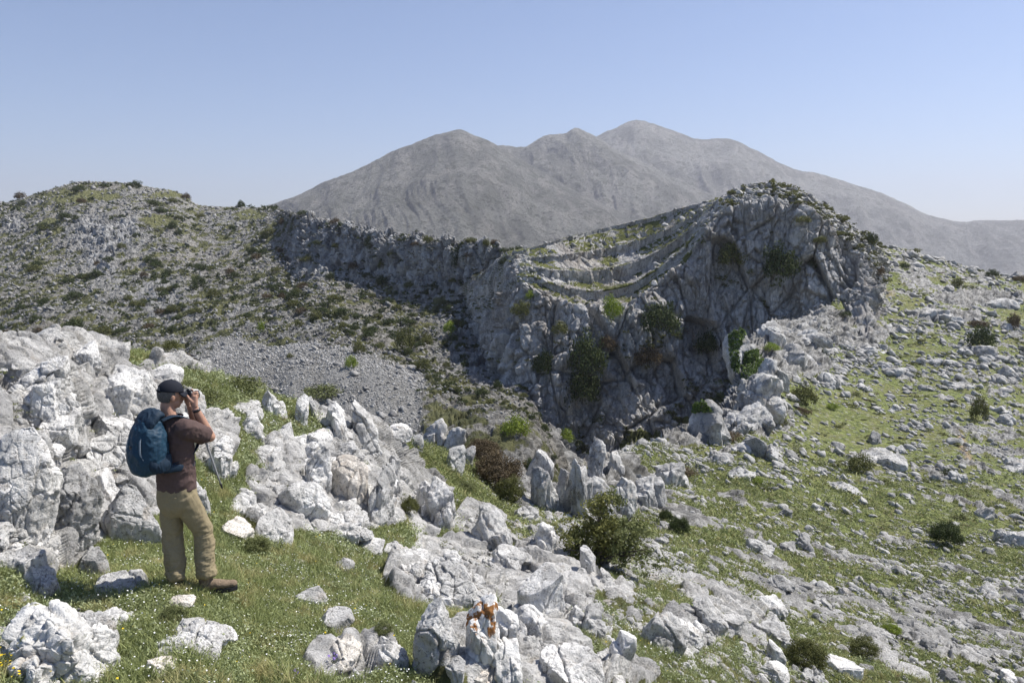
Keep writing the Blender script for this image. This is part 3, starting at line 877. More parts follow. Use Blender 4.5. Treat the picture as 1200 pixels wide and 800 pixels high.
def place_boulder(u, vb, wpx, hpx, label=None, mat=None, group=None, depth=0.8, sink=0.18, seed=None, tilt=(0, 0), rz=0.0,
                  name='boulder', Y=None, at=None, **kw):
    if at is not None: loc = Vector([float(c) for c in at])
    elif Y is None:
        loc, nor = look(bvN, u, vb)
        if loc is None: loc, nor = hit(u, vb)
    else:
        loc = Vector([float(c) for c in P(u, vb, Y)])
    Yd = loc.y
    pxm = Yd / FOC
    Wd, Hd = wpx * pxm * 0.97, hpx * pxm * 1.02
    D = Wd * depth
    if Y is None and not kw.get('spiky'):
        te = max(0.0, -loc.z / loc.y) + (0.24 if (u < 470 and vb < 665) else 0.0)
        D = Wd * depth * 1.2
        Hd = max(0.45 * Hd, Hd - (0.5 if vb > 740 else 0.75) * D * te)
    elif kw.get('spiky'):
        Hd *= 0.8
    seed = int(u * 31 + vb * 7) if seed is None else seed
    if mat in (mt_white, mt_grey) and Yd > 20:
        mat = mt_gfar if Yd > 45 else mt_gmid
    pr = max(wpx, hpx)
    n = kw.pop('n', 1)
    lvl = (7 if pr > 95 else 6 if pr > 38 else 5) - (1 if n > 2 and pr < 110 else 0)
    verts, f = cluster_verts(seed, lvl, (Wd, D, Hd), n, 0.22 + sink, **kw)
    R = rot_mat(math.radians(tilt[0]), math.radians(tilt[1]) * .7, math.radians(rz))
    verts = verts @ R.T
    me = mesh_np(name, verts, f)
    o = link(name, me, mat or mt_white)
    dirh = Vector((loc.x, loc.y, 0)).normalized()
    o.location = loc + dirh * (D * 0.40) + Vector((0, 0, -0.02 * Hd))
    tag(o, label, 'boulder', group)
    return o

PIT = dict(pit=.8, boxy=3.0, blk=0.7, cuts=9, rough=1.2, n=5, flat=1.1)
SMO = dict(blk=0.35, boxy=3.6, cuts=13, cracks=1, rough=0.7, n=2)
BLK = dict(boxy=4.5, cuts=15, cracks=1, blk=.7, n=5)
SPK = dict(flat=1.4, spiky=.8, boxy=3.6, cuts=9, blk=0.7, n=4)
# (u, v of the foot, width, height in the photograph's pixels, label, options)
lichen_c = P(560, 705, 7.9)
B = [
 (52, 500, 118, 112, 'massive cracked white boulder crowning the left outcrop, tallest rock there', dict(**BLK, depth=.7, sink=.1)),
 (105, 428, 50, 40, 'pale domed rock leaning behind the massive boulder on the left outcrop', dict(**SMO)),
 (8, 620, 110, 150, 'huge weathered slab cut off by the left picture edge', dict(**BLK, depth=.6)),
 (80, 610, 100, 90, 'broad grey rock face below the massive boulder, pocked with small holes', dict(n=3, pit=.5, boxy=3.5, depth=.6, mat='g')),
 (150, 470, 70, 60, 'rough white block on the outcrop crest with grass in its cracks', dict(**BLK)),
 (140, 548, 110, 88, 'glaring white fractured rock just left of the blue backpack', dict(**BLK, depth=.6)),
 (196, 452, 66, 40, 'flat topped white rock on the crest behind the walker\'s cap', dict(**SMO)),
 (225, 480, 44, 34, 'low white rock behind the walker\'s raised forearm', dict(**SMO)),
 (155, 640, 80, 92, 'smooth grey slab split by upright black cracks behind the walker\'s legs', dict(boxy=4.5, cuts=8, cracks=5, blk=.5, mat='g', depth=.45)),
 (222, 600, 60, 70, 'pale cracked rock seen between the walker and the trekking pole', dict(**BLK, depth=.5)),
 (106, 678, 56, 46, 'rounded grey rock lying in the walker\'s shadow', dict(**SMO, mat='g')),
 (150, 702, 92, 36, 'low flat grey rock at the heel of the walker\'s left boot', dict(**SMO, mat='g', depth=.8)),
 (35, 690, 90, 60, 'pocked grey rock at the foot of the left outcrop', dict(**PIT, mat='g', depth=.5)),
 (62, 806, 158, 122, 'large deeply pitted boulder with yellow moss in the bottom left corner', dict(pit=1.0, boxy=3.2, blk=1.0, cuts=12, cutd=(.5, .9), rough=1.4, n=8, flat=1.2, mat='moss', depth=.8, sink=.1)),
 (118, 752, 60, 40, 'shelf of grey rock jutting right behind the mossy pitted boulder', dict(**BLK, mat='g')),
 (20, 716, 60, 26, 'low white stones between the mossy boulder and the left outcrop', dict(**BLK)),
 (190, 790, 50, 26, 'cracked tan rock half sunk left of the sharp ridged white rock', dict(**BLK, mat='t')),
 (262, 752, 34, 22, 'white knob at the right end of the sharp ridged white rock', dict(**BLK)),
 (136, 735, 56, 30, 'small pointed grey rock wedged behind the mossy pitted boulder', dict(**BLK)),
 (234, 772, 118, 58, 'low white rock with a sharp ridge half sunk in grass below the walker', dict(n=4, boxy=3, cuts=16, blk=.6, depth=.8)),
 (214, 712, 40, 20, 'small tan stone half buried under the walker\'s boots', dict(**SMO, mat='t')),
 (285, 488, 72, 32, 'dark sided white boulder under a green mat shrub on the crest', dict(**BLK)),
 (322, 492, 34, 44, 'pointed white block beside the green mat shrub on the crest', dict(**BLK)),
 (294, 514, 40, 38, 'rounded white boulder on the turf behind the walker\'s elbow', dict(**BLK)),
 (312, 547, 52, 38, 'smooth faced pale block with a vertical split in the middle turf', dict(**SMO)),
 (354, 500, 22, 46, 'upright pale standing block on the crest, left one of a pair', dict(**SMO, depth=.9)),
 (371, 494, 13, 34, 'thin upright pale block, right one of the pair on the crest', dict(**SMO)),
 (396, 508, 28, 46, 'cracked pillar stone next to the tall rounded pillar', dict(**BLK)),
 (427, 524, 38, 68, 'tall rounded white pillar standing highest on the central crest', dict(boxy=2.6, cuts=8, blk=.8)),
 (408, 545, 40, 40, 'pocked grey rock wedged under the tall rounded pillar', dict(**PIT, mat='g')),
 (352, 525, 46, 26, 'low rough rock below the pair of upright blocks', dict(**BLK)),
 (372, 572, 46, 62, 'leaning white wedge of rock with a diagonal crack', dict(**BLK, depth=.6)),
 (412, 590, 54, 66, 'broad pale tan rock face below the tall pillar', dict(boxy=4.2, cuts=7, blk=.45, cracks=3, mat='t', depth=.5)),
 (444, 606, 36, 90, 'tall narrow grey column of rock running down from the pillar', dict(**BLK, mat='g', depth=1.6)),
 (462, 580, 24, 60, 'grey columnar rock right of the tall narrow column', dict(**SPK, mat='g')),
 (352, 600, 78, 52, 'long white slab sloping down to the right', dict(boxy=4, cuts=9, blk=.5, cracks=1, tilt=(0, 22), depth=.5)),
 (320, 638, 62, 60, 'blocky white boulder with a shaded overhang at the turf edge', dict(**BLK)),
 (400, 628, 104, 46, 'wide white ledge split into blocks above the daisy turf', dict(**BLK, depth=.5)),
 (275, 634, 58, 46, 'tan cracked block right of the walker\'s thigh', dict(**BLK, mat='t')),
 (258, 560, 40, 60, 'lumpy white rock behind the trekking pole', dict(**PIT)),
 (276, 600, 46, 30, 'small crumbly white rock between thigh and blocky boulder', dict(**BLK)),
 (432, 648, 42, 28, 'low pale block at the right end of the wide white ledge', dict(**SMO)),
 (464, 512, 40, 26, 'flat white block on the crest right of the pillar', dict(**BLK)),
 (484, 524, 32, 18, 'smaller flat block at the end of the crest', dict(**SMO)),
 (512, 612, 46, 62, 'rounded pale buttress beside the grassy hollow', dict(**PIT, mat='w')),
 (515, 618, 24, 18, 'smooth egg shaped stone at the foot of the pale buttress', dict(**SMO)),
 (497, 600, 30, 44, 'grooved rock left of the pale buttress', dict(**SPK)),
 (576, 640, 56, 58, 'grey boulder grooved by deep upright runnels', dict(**SPK, mat='g')),
 (598, 662, 60, 28, 'low bright block in front of the runnelled boulder', dict(**BLK)),
 (640, 640, 34, 34, 'white block right of the runnelled boulder', dict(**BLK)),
 (618, 610, 40, 24, 'broken white rocks on the lip of the gully', dict(**BLK)),
 (512, 706, 132, 74, 'very wide white limestone ledge in the middle foreground', dict(n=6, pit=.4, boxy=3.5, depth=.7, rough=1.2)),
 (482, 665, 70, 36, 'crumbly white shoulder at the left end of the wide ledge', dict(**PIT)),
 (636, 716, 66, 66, 'smooth pale slab sloping to the right above the lichen rocks', dict(boxy=4, cuts=8, blk=.3, rough=.5, cracks=1, depth=.8)),
 (622, 748, 54, 44, 'square grey block beneath the smooth sloping slab', dict(**BLK)),
 (512, 778, 56, 82, 'rounded grey boulder left of the orange lichen', dict(boxy=2.6, cuts=8, blk=.5)),
 (566, 772, 56, 82, 'pale rock topped with bright orange lichen', dict(**PIT, mat='lichen')),
 (592, 808, 62, 70, 'knobbly pitted rock below the orange lichen', dict(**PIT, mat='lichen')),
 (532, 798, 38, 34, 'small round grey stone under the lichen rock', dict(**SMO, mat='g')),
 (562, 808, 32, 26, 'tan stone wedged low among the lichen rocks', dict(**BLK, mat='t')),
 (588, 742, 46, 36, 'grey block behind the orange lichen rock', dict(**BLK, mat='lichen')),
 (668, 822, 94, 70, 'bulging white boulder with round lobes at the bottom edge', dict(boxy=2.4, cuts=5, blk=.5, pit=.6)),
 (716, 800, 64, 34, 'flat smooth grey slab behind the bulging white boulder', dict(**SMO, mat='g', depth=1.1)),
 (407, 670, 38, 22, 'small smooth grey rock in the daisy turf', dict(**SMO, mat='g')),
 (366, 712, 50, 32, 'pointed grey rock in the turf right of the walker', dict(**SMO, mat='g')),
 (392, 742, 50, 30, 'long low grey stone in the grass below the pointed rock', dict(**SMO, mat='g', rz=30)),
 (400, 778, 66, 38, 'folded tan and white rock near the purple flowers', dict(**BLK, mat='t')),
 (456, 780, 58, 40, 'white rock with upright edges left of the lichen boulders', dict(**BLK)),
 (350, 664, 30, 10, 'thin flat stone lying flush with the daisy turf', dict(**SMO, mat='t')),
 (688, 668, 26, 34, 'dark rounded boulder at the foot of the big olive bush', dict(**SMO, mat='g')),
 (706, 682, 24, 22, 'shaded boulder right under the trunk of the big olive bush', dict(**BLK, mat='g')),
 (690, 745, 42, 42, 'rough grey block right of the smooth sloping slab', dict(**BLK, mat='g')),
 (728, 770, 36, 38, 'knobbly white rock above the flat smooth slab', dict(**PIT)),
 (672, 730, 26, 26, 'small block between the sloping slab and the rough grey block', dict(**BLK, mat='g')),
 (826, 735, 48, 44, 'dark fronted square boulder standing out of the lower slope', dict(**BLK, mat='g')),
 (776, 760, 64, 46, 'sharp edged grey rock leaning like open pages', dict(**SPK, mat='g', tilt=(0, 30))),
 (806, 752, 50, 34, 'ragged pale rock below the dark fronted boulder', dict(**BLK)),
 (852, 740, 40, 28, 'tilted grey slab right of the dark fronted boulder', dict(**BLK, mat='g', tilt=(0, 20))),
 (902, 720, 50, 26, 'flat white slabs lying together on the lower slope', dict(**BLK)),
 (905, 755, 60, 34, 'knotted dark karst rock on the lower slope', dict(**PIT, mat='g')),
 (905, 800, 60, 30, 'smooth pale slab at the bottom edge of the slope', dict(**SMO, tilt=(0, 18))),
 (910, 780, 30, 34, 'pale stone leaning beside the smooth slab at the bottom', dict(**SMO)),
 (985, 795, 70, 26, 'long pale slab at the bottom right of the slope', dict(**SMO, tilt=(0, 16))),
 (1180, 802, 26, 20, 'bright white stone near the bottom right corner', dict(**BLK)),
 (618, 612, 58, 92, 'steep pale slab with dark streaks on the far side of the gully mouth', dict(**BLK, depth=.35, tilt=(0, 14), Y=31)),
 (640, 600, 40, 66, 'dark leaning fin of rock left of the gully pinnacles', dict(**SPK, mat='g')),
 (663, 602, 34, 66, 'grey pinnacle, left one of the gully group', dict(**SPK, mat='g')),
 (682, 604, 30, 84, 'sunlit edged pinnacle in the middle of the gully group', dict(**SPK, mat='g')),
 (697, 560, 20, 62, 'slender topmost spire above the gully pinnacles', dict(**SPK, mat='g')),
 (706, 604, 36, 56, 'broad dark pinnacle right of the gully spire', dict(**SPK, mat='g')),
 (728, 602, 38, 54, 'jagged grey crag above the big olive bush', dict(**SPK, mat='g')),
 (722, 552, 26, 28, 'knob of rock right of the slender spire', dict(**BLK, mat='g')),
 (758, 592, 44, 40, 'rough grey crag at the right end of the gully rocks', dict(**SPK, mat='g')),
 (788, 570, 44, 34, 'broken grey rocks on the rim above the gully', dict(**BLK, mat='g')),
 (510, 520, 34, 36, 'shaded grey crag on the crest left of the brown bush', dict(**SPK, mat='g')),
 (532, 528, 28, 36, 'pointed grey crag beside the brown bush', dict(**SPK, mat='g')),
 (530, 552, 34, 36, 'smooth domed rock on the grass left of the brown bush', dict(**SMO)),
 (546, 545, 24, 26, 'small shaded rock touching the brown bush', dict(**BLK, mat='g')),
 (832, 520, 66, 58, 'large grey rim rock with a dark ivy patch', dict(**BLK, mat='g', depth=.6, sink=.25)),
 (886, 478, 62, 48, 'tall rim rock draped with ivy on its shaded side', dict(boxy=4, cuts=14, cutd=(.5, .9), blk=1.3, cracks=2, n=8, rough=1.6, mat='g', depth=.8, sink=.25)),
 (870, 428, 46, 46, 'upper rim rock with a long hanging ivy curtain', dict(**BLK, mat='g', sink=.25)),
 (878, 500, 60, 34, 'grey block under the ivy draped rim rock', dict(**BLK, mat='g')),
 (862, 505, 40, 24, 'low broken block between the two ivy rocks', dict(**BLK)),
 (888, 535, 44, 32, 'cluster rock at the turf edge below the ivy rocks', dict(**BLK)),
 (940, 645, 26, 26, 'round bristly grey rock alone on the green slope', dict(**PIT, mat='g')),
 (888, 648, 40, 22, 'low knotted grey rock on the green slope', dict(**PIT, mat='g')),
 (915, 690, 40, 22, 'pair of flat topped grey blocks on the green slope', dict(**BLK, mat='g')),
 (1185, 640, 46, 26, 'diagonal line of piled grey stones near the right edge', dict(**SPK, mat='g', tilt=(0, 35))),
 (1030, 545, 76, 24, 'long heap of grey rock beside the dark round bush', dict(**BLK, mat='g')),
 (1025, 520, 22, 18, 'grey block at the top of the long rock heap', dict(**BLK, mat='g')),
 (1120, 562, 22, 14, 'small grey rock by the end of the footpath', dict(**BLK, mat='g')),
 (1188, 550, 44, 18, 'flat grey rock at the right edge below the path', dict(**BLK, mat='g')),
 (1060, 583, 16, 7, 'single pale stone on open grass', dict(**SMO)),
 (905, 450, 44, 34, 'grey block behind the ivy draped rock at the meadow edge', dict(**BLK, mat='g')),
 (925, 425, 46, 26, 'broken grey ledge on the rim above the round bush', dict(**BLK, mat='g')),
 (900, 400, 40, 26, 'pale rock on the rim where it meets the cliff foot', dict(**BLK, mat='g')),
 (948, 400, 44, 18, 'low grey ledge left of the meadow terraces', dict(**BLK, mat='g')),
 (966, 452, 40, 20, 'grey ledge standing above the grassy terrace', dict(**BLK, mat='g')),
 (1010, 412, 60, 14, 'long low strata ledge across the upper meadow', dict(**BLK, mat='g')),
 (1085, 372, 70, 14, 'upper strata ledge below the skyline grass', dict(**BLK, mat='g')),
 (1170, 362, 70, 16, 'blocky pale ledge at the upper right', dict(**BLK, mat='g')),
 (1120, 455, 60, 16, 'grey ledge left of the upright greenish shrub', dict(**BLK, mat='g')),
 (1040, 440, 50, 14, 'grey ledge in the middle of the upper meadow', dict(**BLK, mat='g')),
 (845, 545, 50, 22, 'broken ledge of stones at the left of the meadow', dict(**BLK, mat='g')),
 (868, 560, 40, 18, 'grey stones heaped beside the yellow green cushion', dict(**BLK, mat='g')),
 (985, 575, 44, 14, 'row of grey stones in the middle meadow', dict(**BLK, mat='g')),
 (1155, 420, 40, 18, 'grey rock under the dark bush at the upper right', dict(**BLK, mat='g')),
]
mats_b = {'g': mt_grey, 't': mt_tan, 'w': mt_white}
boulders = []
for u, vb, wp, hp_, lab, kw in B:
    kw = dict(kw)
    mk = kw.pop('mat', 'w')
    if mk == 'moss': mt = mat_spotted('mossy_limestone', (0.34, 0.33, 0.05), 0.60, 0.66, 2.6)
    elif mk == 'lichen':
        mt = mat_spotted('lichened_limestone', (0.38, 0.175, 0.06), 0.50, 0.56, 9.0, centre=tuple(float(c) for c in lichen_c), radius=0.30)
    else: mt = mats_b[mk]
    boulders.append(place_boulder(u, vb, wp, hp_, lab, mt, **kw))

i6, r6 = sample_patch(N, 150, (rockm > .6) * (nY < 19) * (nu_ < 470) * (nu_ > -10) * (nt_ < 5.0) * (nv_ < 660), 55)
for q in i6:
    wp = float(np.exp(r6.normal(math.log(26), .38)).clip(13, 52))
    place_boulder(float(nu_[q]), float(nv_[q]) + 8, wp, wp * r6.uniform(.55, .95), 'jagged white block bedded in the fractured left and central outcrop', mt_white if r6.random() < .7 else mt_grey,
                  group='jagged blocks of the fractured outcrop', at=npn[q], seed=int(7000 + q % 9973), tilt=(0, r6.uniform(-8, 18)), boxy=4.2, cuts=13, cutd=(.5, .9), blk=.8, n=3, cracks=1)
bpy.context.view_layer.update()
_dg = bpy.context.evaluated_depsgraph_get()
for (uu, vv_) in ((562, 716), (566, 722), (572, 730)):
    a_, dy_, dz_ = ray_dir(uu, vv_)
    ok_, loc_, *_r = scene.ray_cast(_dg, Vector((float(a_), float(dy_), float(dz_))), Vector((float(a_), float(dy_), float(dz_))).normalized(), distance=14)
    if ok_ and loc_.y < 13:
        for mm in bpy.data.materials:
            if mm.name.startswith('lichened'):
                for nd_ in mm.node_tree.nodes:
                    if nd_.type == 'VECT_MATH': nd_.inputs[1].default_value = loc_
        break
# ------------------------------------------------------------------ loose stones on the slope
def dens_slope():
    u, v, Y = nu_, nv_, nY
    streak = fbm(np.stack([(npn[:, 0] * 0.9 + npn[:, 1] * 0.5) * 0.16, (npn[:, 1] * 0.9 - npn[:, 0] * 0.5) * 0.42, npn[:, 2] * 0], -1), 4, 0.6)
    big = fbm(npn / 16 + 4, 3)
    d = np.exp(3.4 * streak + 1.6 * big)
    inside = sstep(520, 640, u + 0.25 * (v - 600)) * (v < 830) * (u < 1230) * (v > 275)
    d = d * inside * (1 + 1.6 * sstep(600, 700, v) - 0.2 * sstep(560, 520, v)) * (1 + 1.2 * sstep(470, 420, v))
    d *= 1 + 2.0 * nblob(700, 640, 130, 60) + 1.6 * nblob(760, 560, 70, 50) + 1.6 * nblob(940, 410, 90, 45) + 1.5 * nblob(900, 540, 40, 40)
    d *= 1 - 0.93 * np.maximum.reduce([nblob(985, 500, 60, 20, .75, 12), nblob(1040, 590, 110, 24, .8, 12), nblob(1120, 405, 90, 9, .8), nblob(1080, 335, 70, 14, .8),
                                       nblob(870, 570, 60, 26, .7), nblob(560, 590, 45, 22, .9), nblob(1160, 570, 50, 40, .6)])
    d *= (N.t.ravel() < 6.95)
    return d
dsl = dens_slope()
# clustered sampling
NST = 34000
idx, r_ = sample_patch(N, NST, dsl, 5)
px = np.exp(r_.normal(math.log(3.9), 0.60, NST)).clip(2.4, 34)
px *= 1 + 0.35 * sstep(640, 740, nv_[idx])
Ys = nY[idx]
size = px * Ys / FOC
size *= np.where(size > 2.2, 2.2 / size, 1)
pos = npn[idx] + 0
order = np.argsort(-px)
variants = {}
for lvl, k in ((1, 6), (2, 8), (4, 10)):
    variants[lvl] = [boulder_verts(900 + 13 * i + lvl, lvl, (1.0, 0.72, 0.5), flat=0, boxy=3.8, cutd=(.48, .8), cuts=10, blk=1.3 if lvl > 3 else 1.7, cracks=1 if lvl > 3 else 0)
                     for i in range(k)]
stone_me = [mesh_np('rock', *cluster_verts(3000 + 17 * i, 4, (1.0, .8, .42), 4, .3, boxy=4, cuts=10, cutd=(.55, .9), cracks=0, blk=1.1, rough=1.2)) for i in range(10)]
for i, me in enumerate(stone_me): me.materials.append(mt_stone if i % 4 else mt_grey)
def stone_rot(r): return (r.normal(0, 0.15), 0.15 + r.normal(0, 0.15), -.35 + r.normal(0, .5))
for q in order[:285]:
    o = link('rock', stone_me[int(r_.integers(10))])
    s_ = size[q]
    o.location = pos[q] - np.array([0, 0, 0.03 * s_])
    o.rotation_euler = stone_rot(r_)
    o.scale = (s_ * r_.uniform(.85, 1.25), s_ * r_.uniform(.8, 1.2), s_ * r_.uniform(.7, 1.25))
    tag(o, 'weathered grey limestone rock scattered over the grassy slope', 'rock', 'limestone rocks scattered over the grassy slope')
def merge_stones(name, where, sizes, lvls, mat, label, seed, kind='stuff', flat=1.0, lift=0.12):
    r = np.random.default_rng(seed)
    VV, FF, base = [], [], 0
    for lvl in sorted(set(lvls)):
        sel = np.nonzero(lvls == lvl)[0]
        vs = variants[lvl]
        which = r.integers(len(vs), size=len(sel))
        for k in range(len(vs)):
            ss = sel[which == k]
            if not len(ss): continue
            v0, f0 = vs[k]
            ang = np.stack([r.normal(0, .25, len(ss)), .32 + r.normal(0, .22, len(ss)), r.normal(-.5, .6, len(ss))], 1)
            R = np.stack([rot_mat(*a) for a in ang])
            sc = sizes[ss][:, None] * np.stack([r.uniform(.8, 1.3, len(ss)), r.uniform(.8, 1.2, len(ss)), flat * r.uniform(.65, 1.2, len(ss))], 1)
            pv_ = np.einsum('nij,nvj->nvi', R, v0[None] * sc[:, None, :])
            pv_ = pv_ + where[ss][:, None, :] + np.array([0, 0, 1]) * (lift * sizes[ss])[:, None, None]
            VV.append(pv_.reshape(-1, 3))
            FF.append((f0[None] + (np.arange(len(ss)) * len(v0))[:, None, None] + base).reshape(-1, 3))
            base += len(v0) * len(ss)
    me = mesh_np(name, np.concatenate(VV), np.concatenate(FF), True)
    return tag(link(name, me, mat), label, kind=kind)
rest = order[285:]
lv = np.where(px[rest] > 6.5, 2, 1)
merge_stones('rubble', pos[rest], size[rest], lv, mt_stone, 'small grey and white stones strewn through the slope turf', 8)
# stones around the foreground rocks
w2 = (nu_ > -10) * (nu_ < 760) * (nv_ < 815) * (nY < 30) * (nt_ < 6) * np.exp(2.5 * fbm(npn / 0.8 + 31, 3)) * (0.25 + 1.5 * sstep(0.1, 0.5, rk)) * (1 - 0.8 * nblob(330, 690, 160, 50))
i2, r2 = sample_patch(N, 1300, w2, 15)
p2 = np.exp(r2.normal(math.log(5.0), 0.5, 1300)).clip(2.5, 18)
merge_stones('rubble', npn[i2], p2 * nY[i2] / FOC, np.where(p2 > 5, 2, 1), mt_grey, 'small white stones lying around the foreground rocks', 18)
# stones on the left hill, ridge and cliff crest
hw = (ht > 0.8) * (ht < 3.98) * (hu > -30) * (hu < 640) * (1 - 0.75 * scr) * np.exp(2.2 * fbm(H.flat() / 9 + 3, 3)) * (1 - 0.6 * green)
i3, r3 = sample_patch(H, 11000, hw, 25)
p3 = np.exp(r3.normal(math.log(2.6), 0.42, 11000)).clip(1.5, 8)
merge_stones('rubble', H.flat()[i3], p3 * H.Y.ravel()[i3] / FOC, np.full(11000, 1), mt_far, 'broken grey stones covering the left hill and ridge', 28)
cw = (ct > 2.97) * (ct < 3.99) * (cu > 600) * (cu < 1045) * (0.03 + sstep(840, 880, cu)) + 0.25 * (ct < 1.6) * (ct > 0.9)
i4, r4 = sample_patch(C, 3500, cw, 35)
p4 = np.exp(r4.normal(math.log(4.0), 0.45, 3500)).clip(2, 11)
merge_stones('rubble', C.flat()[i4], p4 * C.Y.ravel()[i4] / FOC, np.where(p4 > 6, 2, 1), mt_stone, 'broken stones on the crest and foot of the cliff', 38)
sw_ = scr * (hv < 520)
i5, r5 = sample_patch(H, 9000, sw_, 45)
p5 = np.exp(r5.normal(math.log(1.7), 0.35, 9000)).clip(1.0, 5)
variants[0] = [boulder_verts(77 + i, 1, (1, .8, .6), cracks=0) for i in range(4)]
merge_stones('scree', H.flat()[i5], p5 * H.Y.ravel()[i5] / FOC, np.full(9000, 0), mt_stone, 'loose grey scree stones filling the valley floor', 48)

i8, r8 = sample_patch(H, 260, sw_ * (1 + 3 * sstep(430, 480, hv)), 58)
merge_stones('rubble', H.flat()[i8], np.exp(r8.normal(math.log(5), .4, 260)) * H.Y.ravel()[i8] / FOC, np.full(260, 2), mt_far, 'larger blocks lying on the grey scree', 59)
# ------------------------------------------------------------------ vegetation
def leaf_quads(c, n_dir, size, r, aspect=0.55, up=0.0):
    """quads (len(c),4,3) facing n_dir with random spin"""
    n = len(c)
    rnd = r.normal(size=(n, 3))
    t = np.cross(n_dir, rnd); t /= np.linalg.norm(t, axis=1, keepdims=True) + 1e-9
    if up: 
        t = t + np.array([0, 0, up]); t /= np.linalg.norm(t, axis=1, keepdims=True)
    b = np.cross(n_dir, t); b /= np.linalg.norm(b, axis=1, keepdims=True) + 1e-9
    s = np.asarray(size).reshape(-1, 1) * np.ones((n, 1))
    q = np.stack([c - t * s, c + b * s * aspect, c + t * s, c - b * s * aspect], 1)
    return q

def quads_mesh(name, q, tint, mat=None, parent=None):
    n = len(q)
    me = mesh_np(name, q.reshape(-1, 3), np.arange(n * 4).reshape(n, 4), False, {'tint': np.repeat(tint, 4)})
    return me

def mat_leaf(name, dark, light, odd=None):
    m = MB(name)
    t = m.attr('tint')
    c = m.mix(t, dark, light)
    if odd is not None:
        c = m.mix(m.ramp(m.noise(m.geo(), 3.0, 3, 0.6), 0.5, 0.65), c, odd)
    m.b.inputs['Roughness'].default_value = 0.7
    tr = m.N.new('ShaderNodeBsdfTranslucent'); m.L.new(c, tr.inputs['Color'])
    mx = m.N.new('ShaderNodeMixShader'); mx.inputs[0].default_value = 0.22
    m.L.new(m.b.outputs[0], mx.inputs[1]); m.L.new(tr.outputs[0], mx.inputs[2])
    m.L.new(mx.outputs[0], m.N['Material Output'].inputs['Surface'])
    m.set(m.b, 'Base Color', c)
    return m.m
LF = {
 'dark':   mat_leaf('dark_leaves', (0.028, 0.040, 0.014), (0.095, 0.12, 0.042)),
 'olive':  mat_leaf('olive_leaves', (0.060, 0.068, 0.024), (0.20, 0.205, 0.070)),
 'yellow': mat_leaf('yellow_green_leaves', (0.13, 0.18, 0.025), (0.34, 0.41, 0.065)),
 'broad':  mat_leaf('broad_bush_leaves', (0.09, 0.10, 0.03), (0.27, 0.27, 0.09)),
 'brown':  mat_leaf('brown_twigs', (0.070, 0.052, 0.030), (0.165, 0.125, 0.072)),
 'mat':    mat_leaf('mat_shrub_leaves', (0.09, 0.105, 0.04), (0.25, 0.27, 0.11)),
 'ivy':    mat_leaf('ivy_leaves', (0.050, 0.085, 0.020), (0.14, 0.20, 0.045)),
}
mt_bark = None
def mat_simple(name, col, rough=0.85, noise_s=20, var=0.35, bump=0.3, bd=0.01, spec=0.2):
    m = MB(name)
    pos = m.coord('Object')
    n = m.noise(pos, noise_s, 5, 0.65)
    c = m.mix(m.ramp(n, 0.3, 0.7), tuple(x * (1 - var) for x in col), tuple(min(1, x * (1 + var)) for x in col))
    m.b.inputs['Specular IOR Level'].default_value = spec
    return m.out(c, m.bump(n, bump, bd), rough)
mt_bark = mat_simple('bark', (0.13, 0.11, 0.09), 0.9, 30)

def bush_quads(seed, nclump, per, leaf, flat=0.75, clump_r=0.30, hole=0.0):
    """unit bush: radius 1 in x,y, height about 1.5*flat, base at 0"""
    r = np.random.default_rng(seed)
    d = r.normal(size=(nclump, 3)); d[:, 2] = np.abs(d[:, 2]) * 1.0 - 0.25
    d /= np.linalg.norm(d, axis=1, keepdims=True)
    rad = r.uniform(0.45, 0.82, (nclump, 1)) * (1 + 0.22 * perlin(d * 1.7 + seed))[:, None]
    cc = d * rad
    cr = clump_r * r.uniform(.65, 1.25, (nclump, 1))
    k = np.repeat(np.arange(nclump), per)
    e = r.normal(size=(len(k), 3)); e /= np.linalg.norm(e, axis=1, keepdims=True)
    p = cc[k] + e * cr[k] * r.uniform(.55, 1.05, (len(k), 1))
    nd = e + 0.7 * r.normal(size=e.shape) + np.array([0, 0, .3]); nd /= np.linalg.norm(nd, axis=1, keepdims=True)
    p[:, 2] = (p[:, 2] + 0.55) * flat
    keep = p[:, 2] > -0.05
    q = leaf_quads(p[keep], nd[keep], leaf * r.uniform(.7, 1.3, keep.sum()), r)
    ct = r.uniform(0, 1, nclump)
    tint = np.clip(0.5 * ct[k][keep] + 0.5 * r.uniform(0, 1, keep.sum()), 0, 1)
    return q, tint

BM = {}
for nm, a in {'round': [(21, 46, 42, .050), (22, 50, 40, .050), (23, 42, 46, .052), (24, 54, 36, .05)],
              'big': [(31, 120, 90, .030), (32, 130, 90, .028)],
              'tiny': [(41, 16, 16, .13), (42, 14, 18, .13), (43, 18, 14, .12)]}.items():
    BM[nm] = []
    for (sd_, nc, per, lf) in a:
        q, t = bush_quads(sd_, nc, per, lf, clump_r=.30 if nm != 'big' else .21)
        me = quads_mesh('bush', q, t); me.materials.append(LF['dark']); BM[nm].append(me)

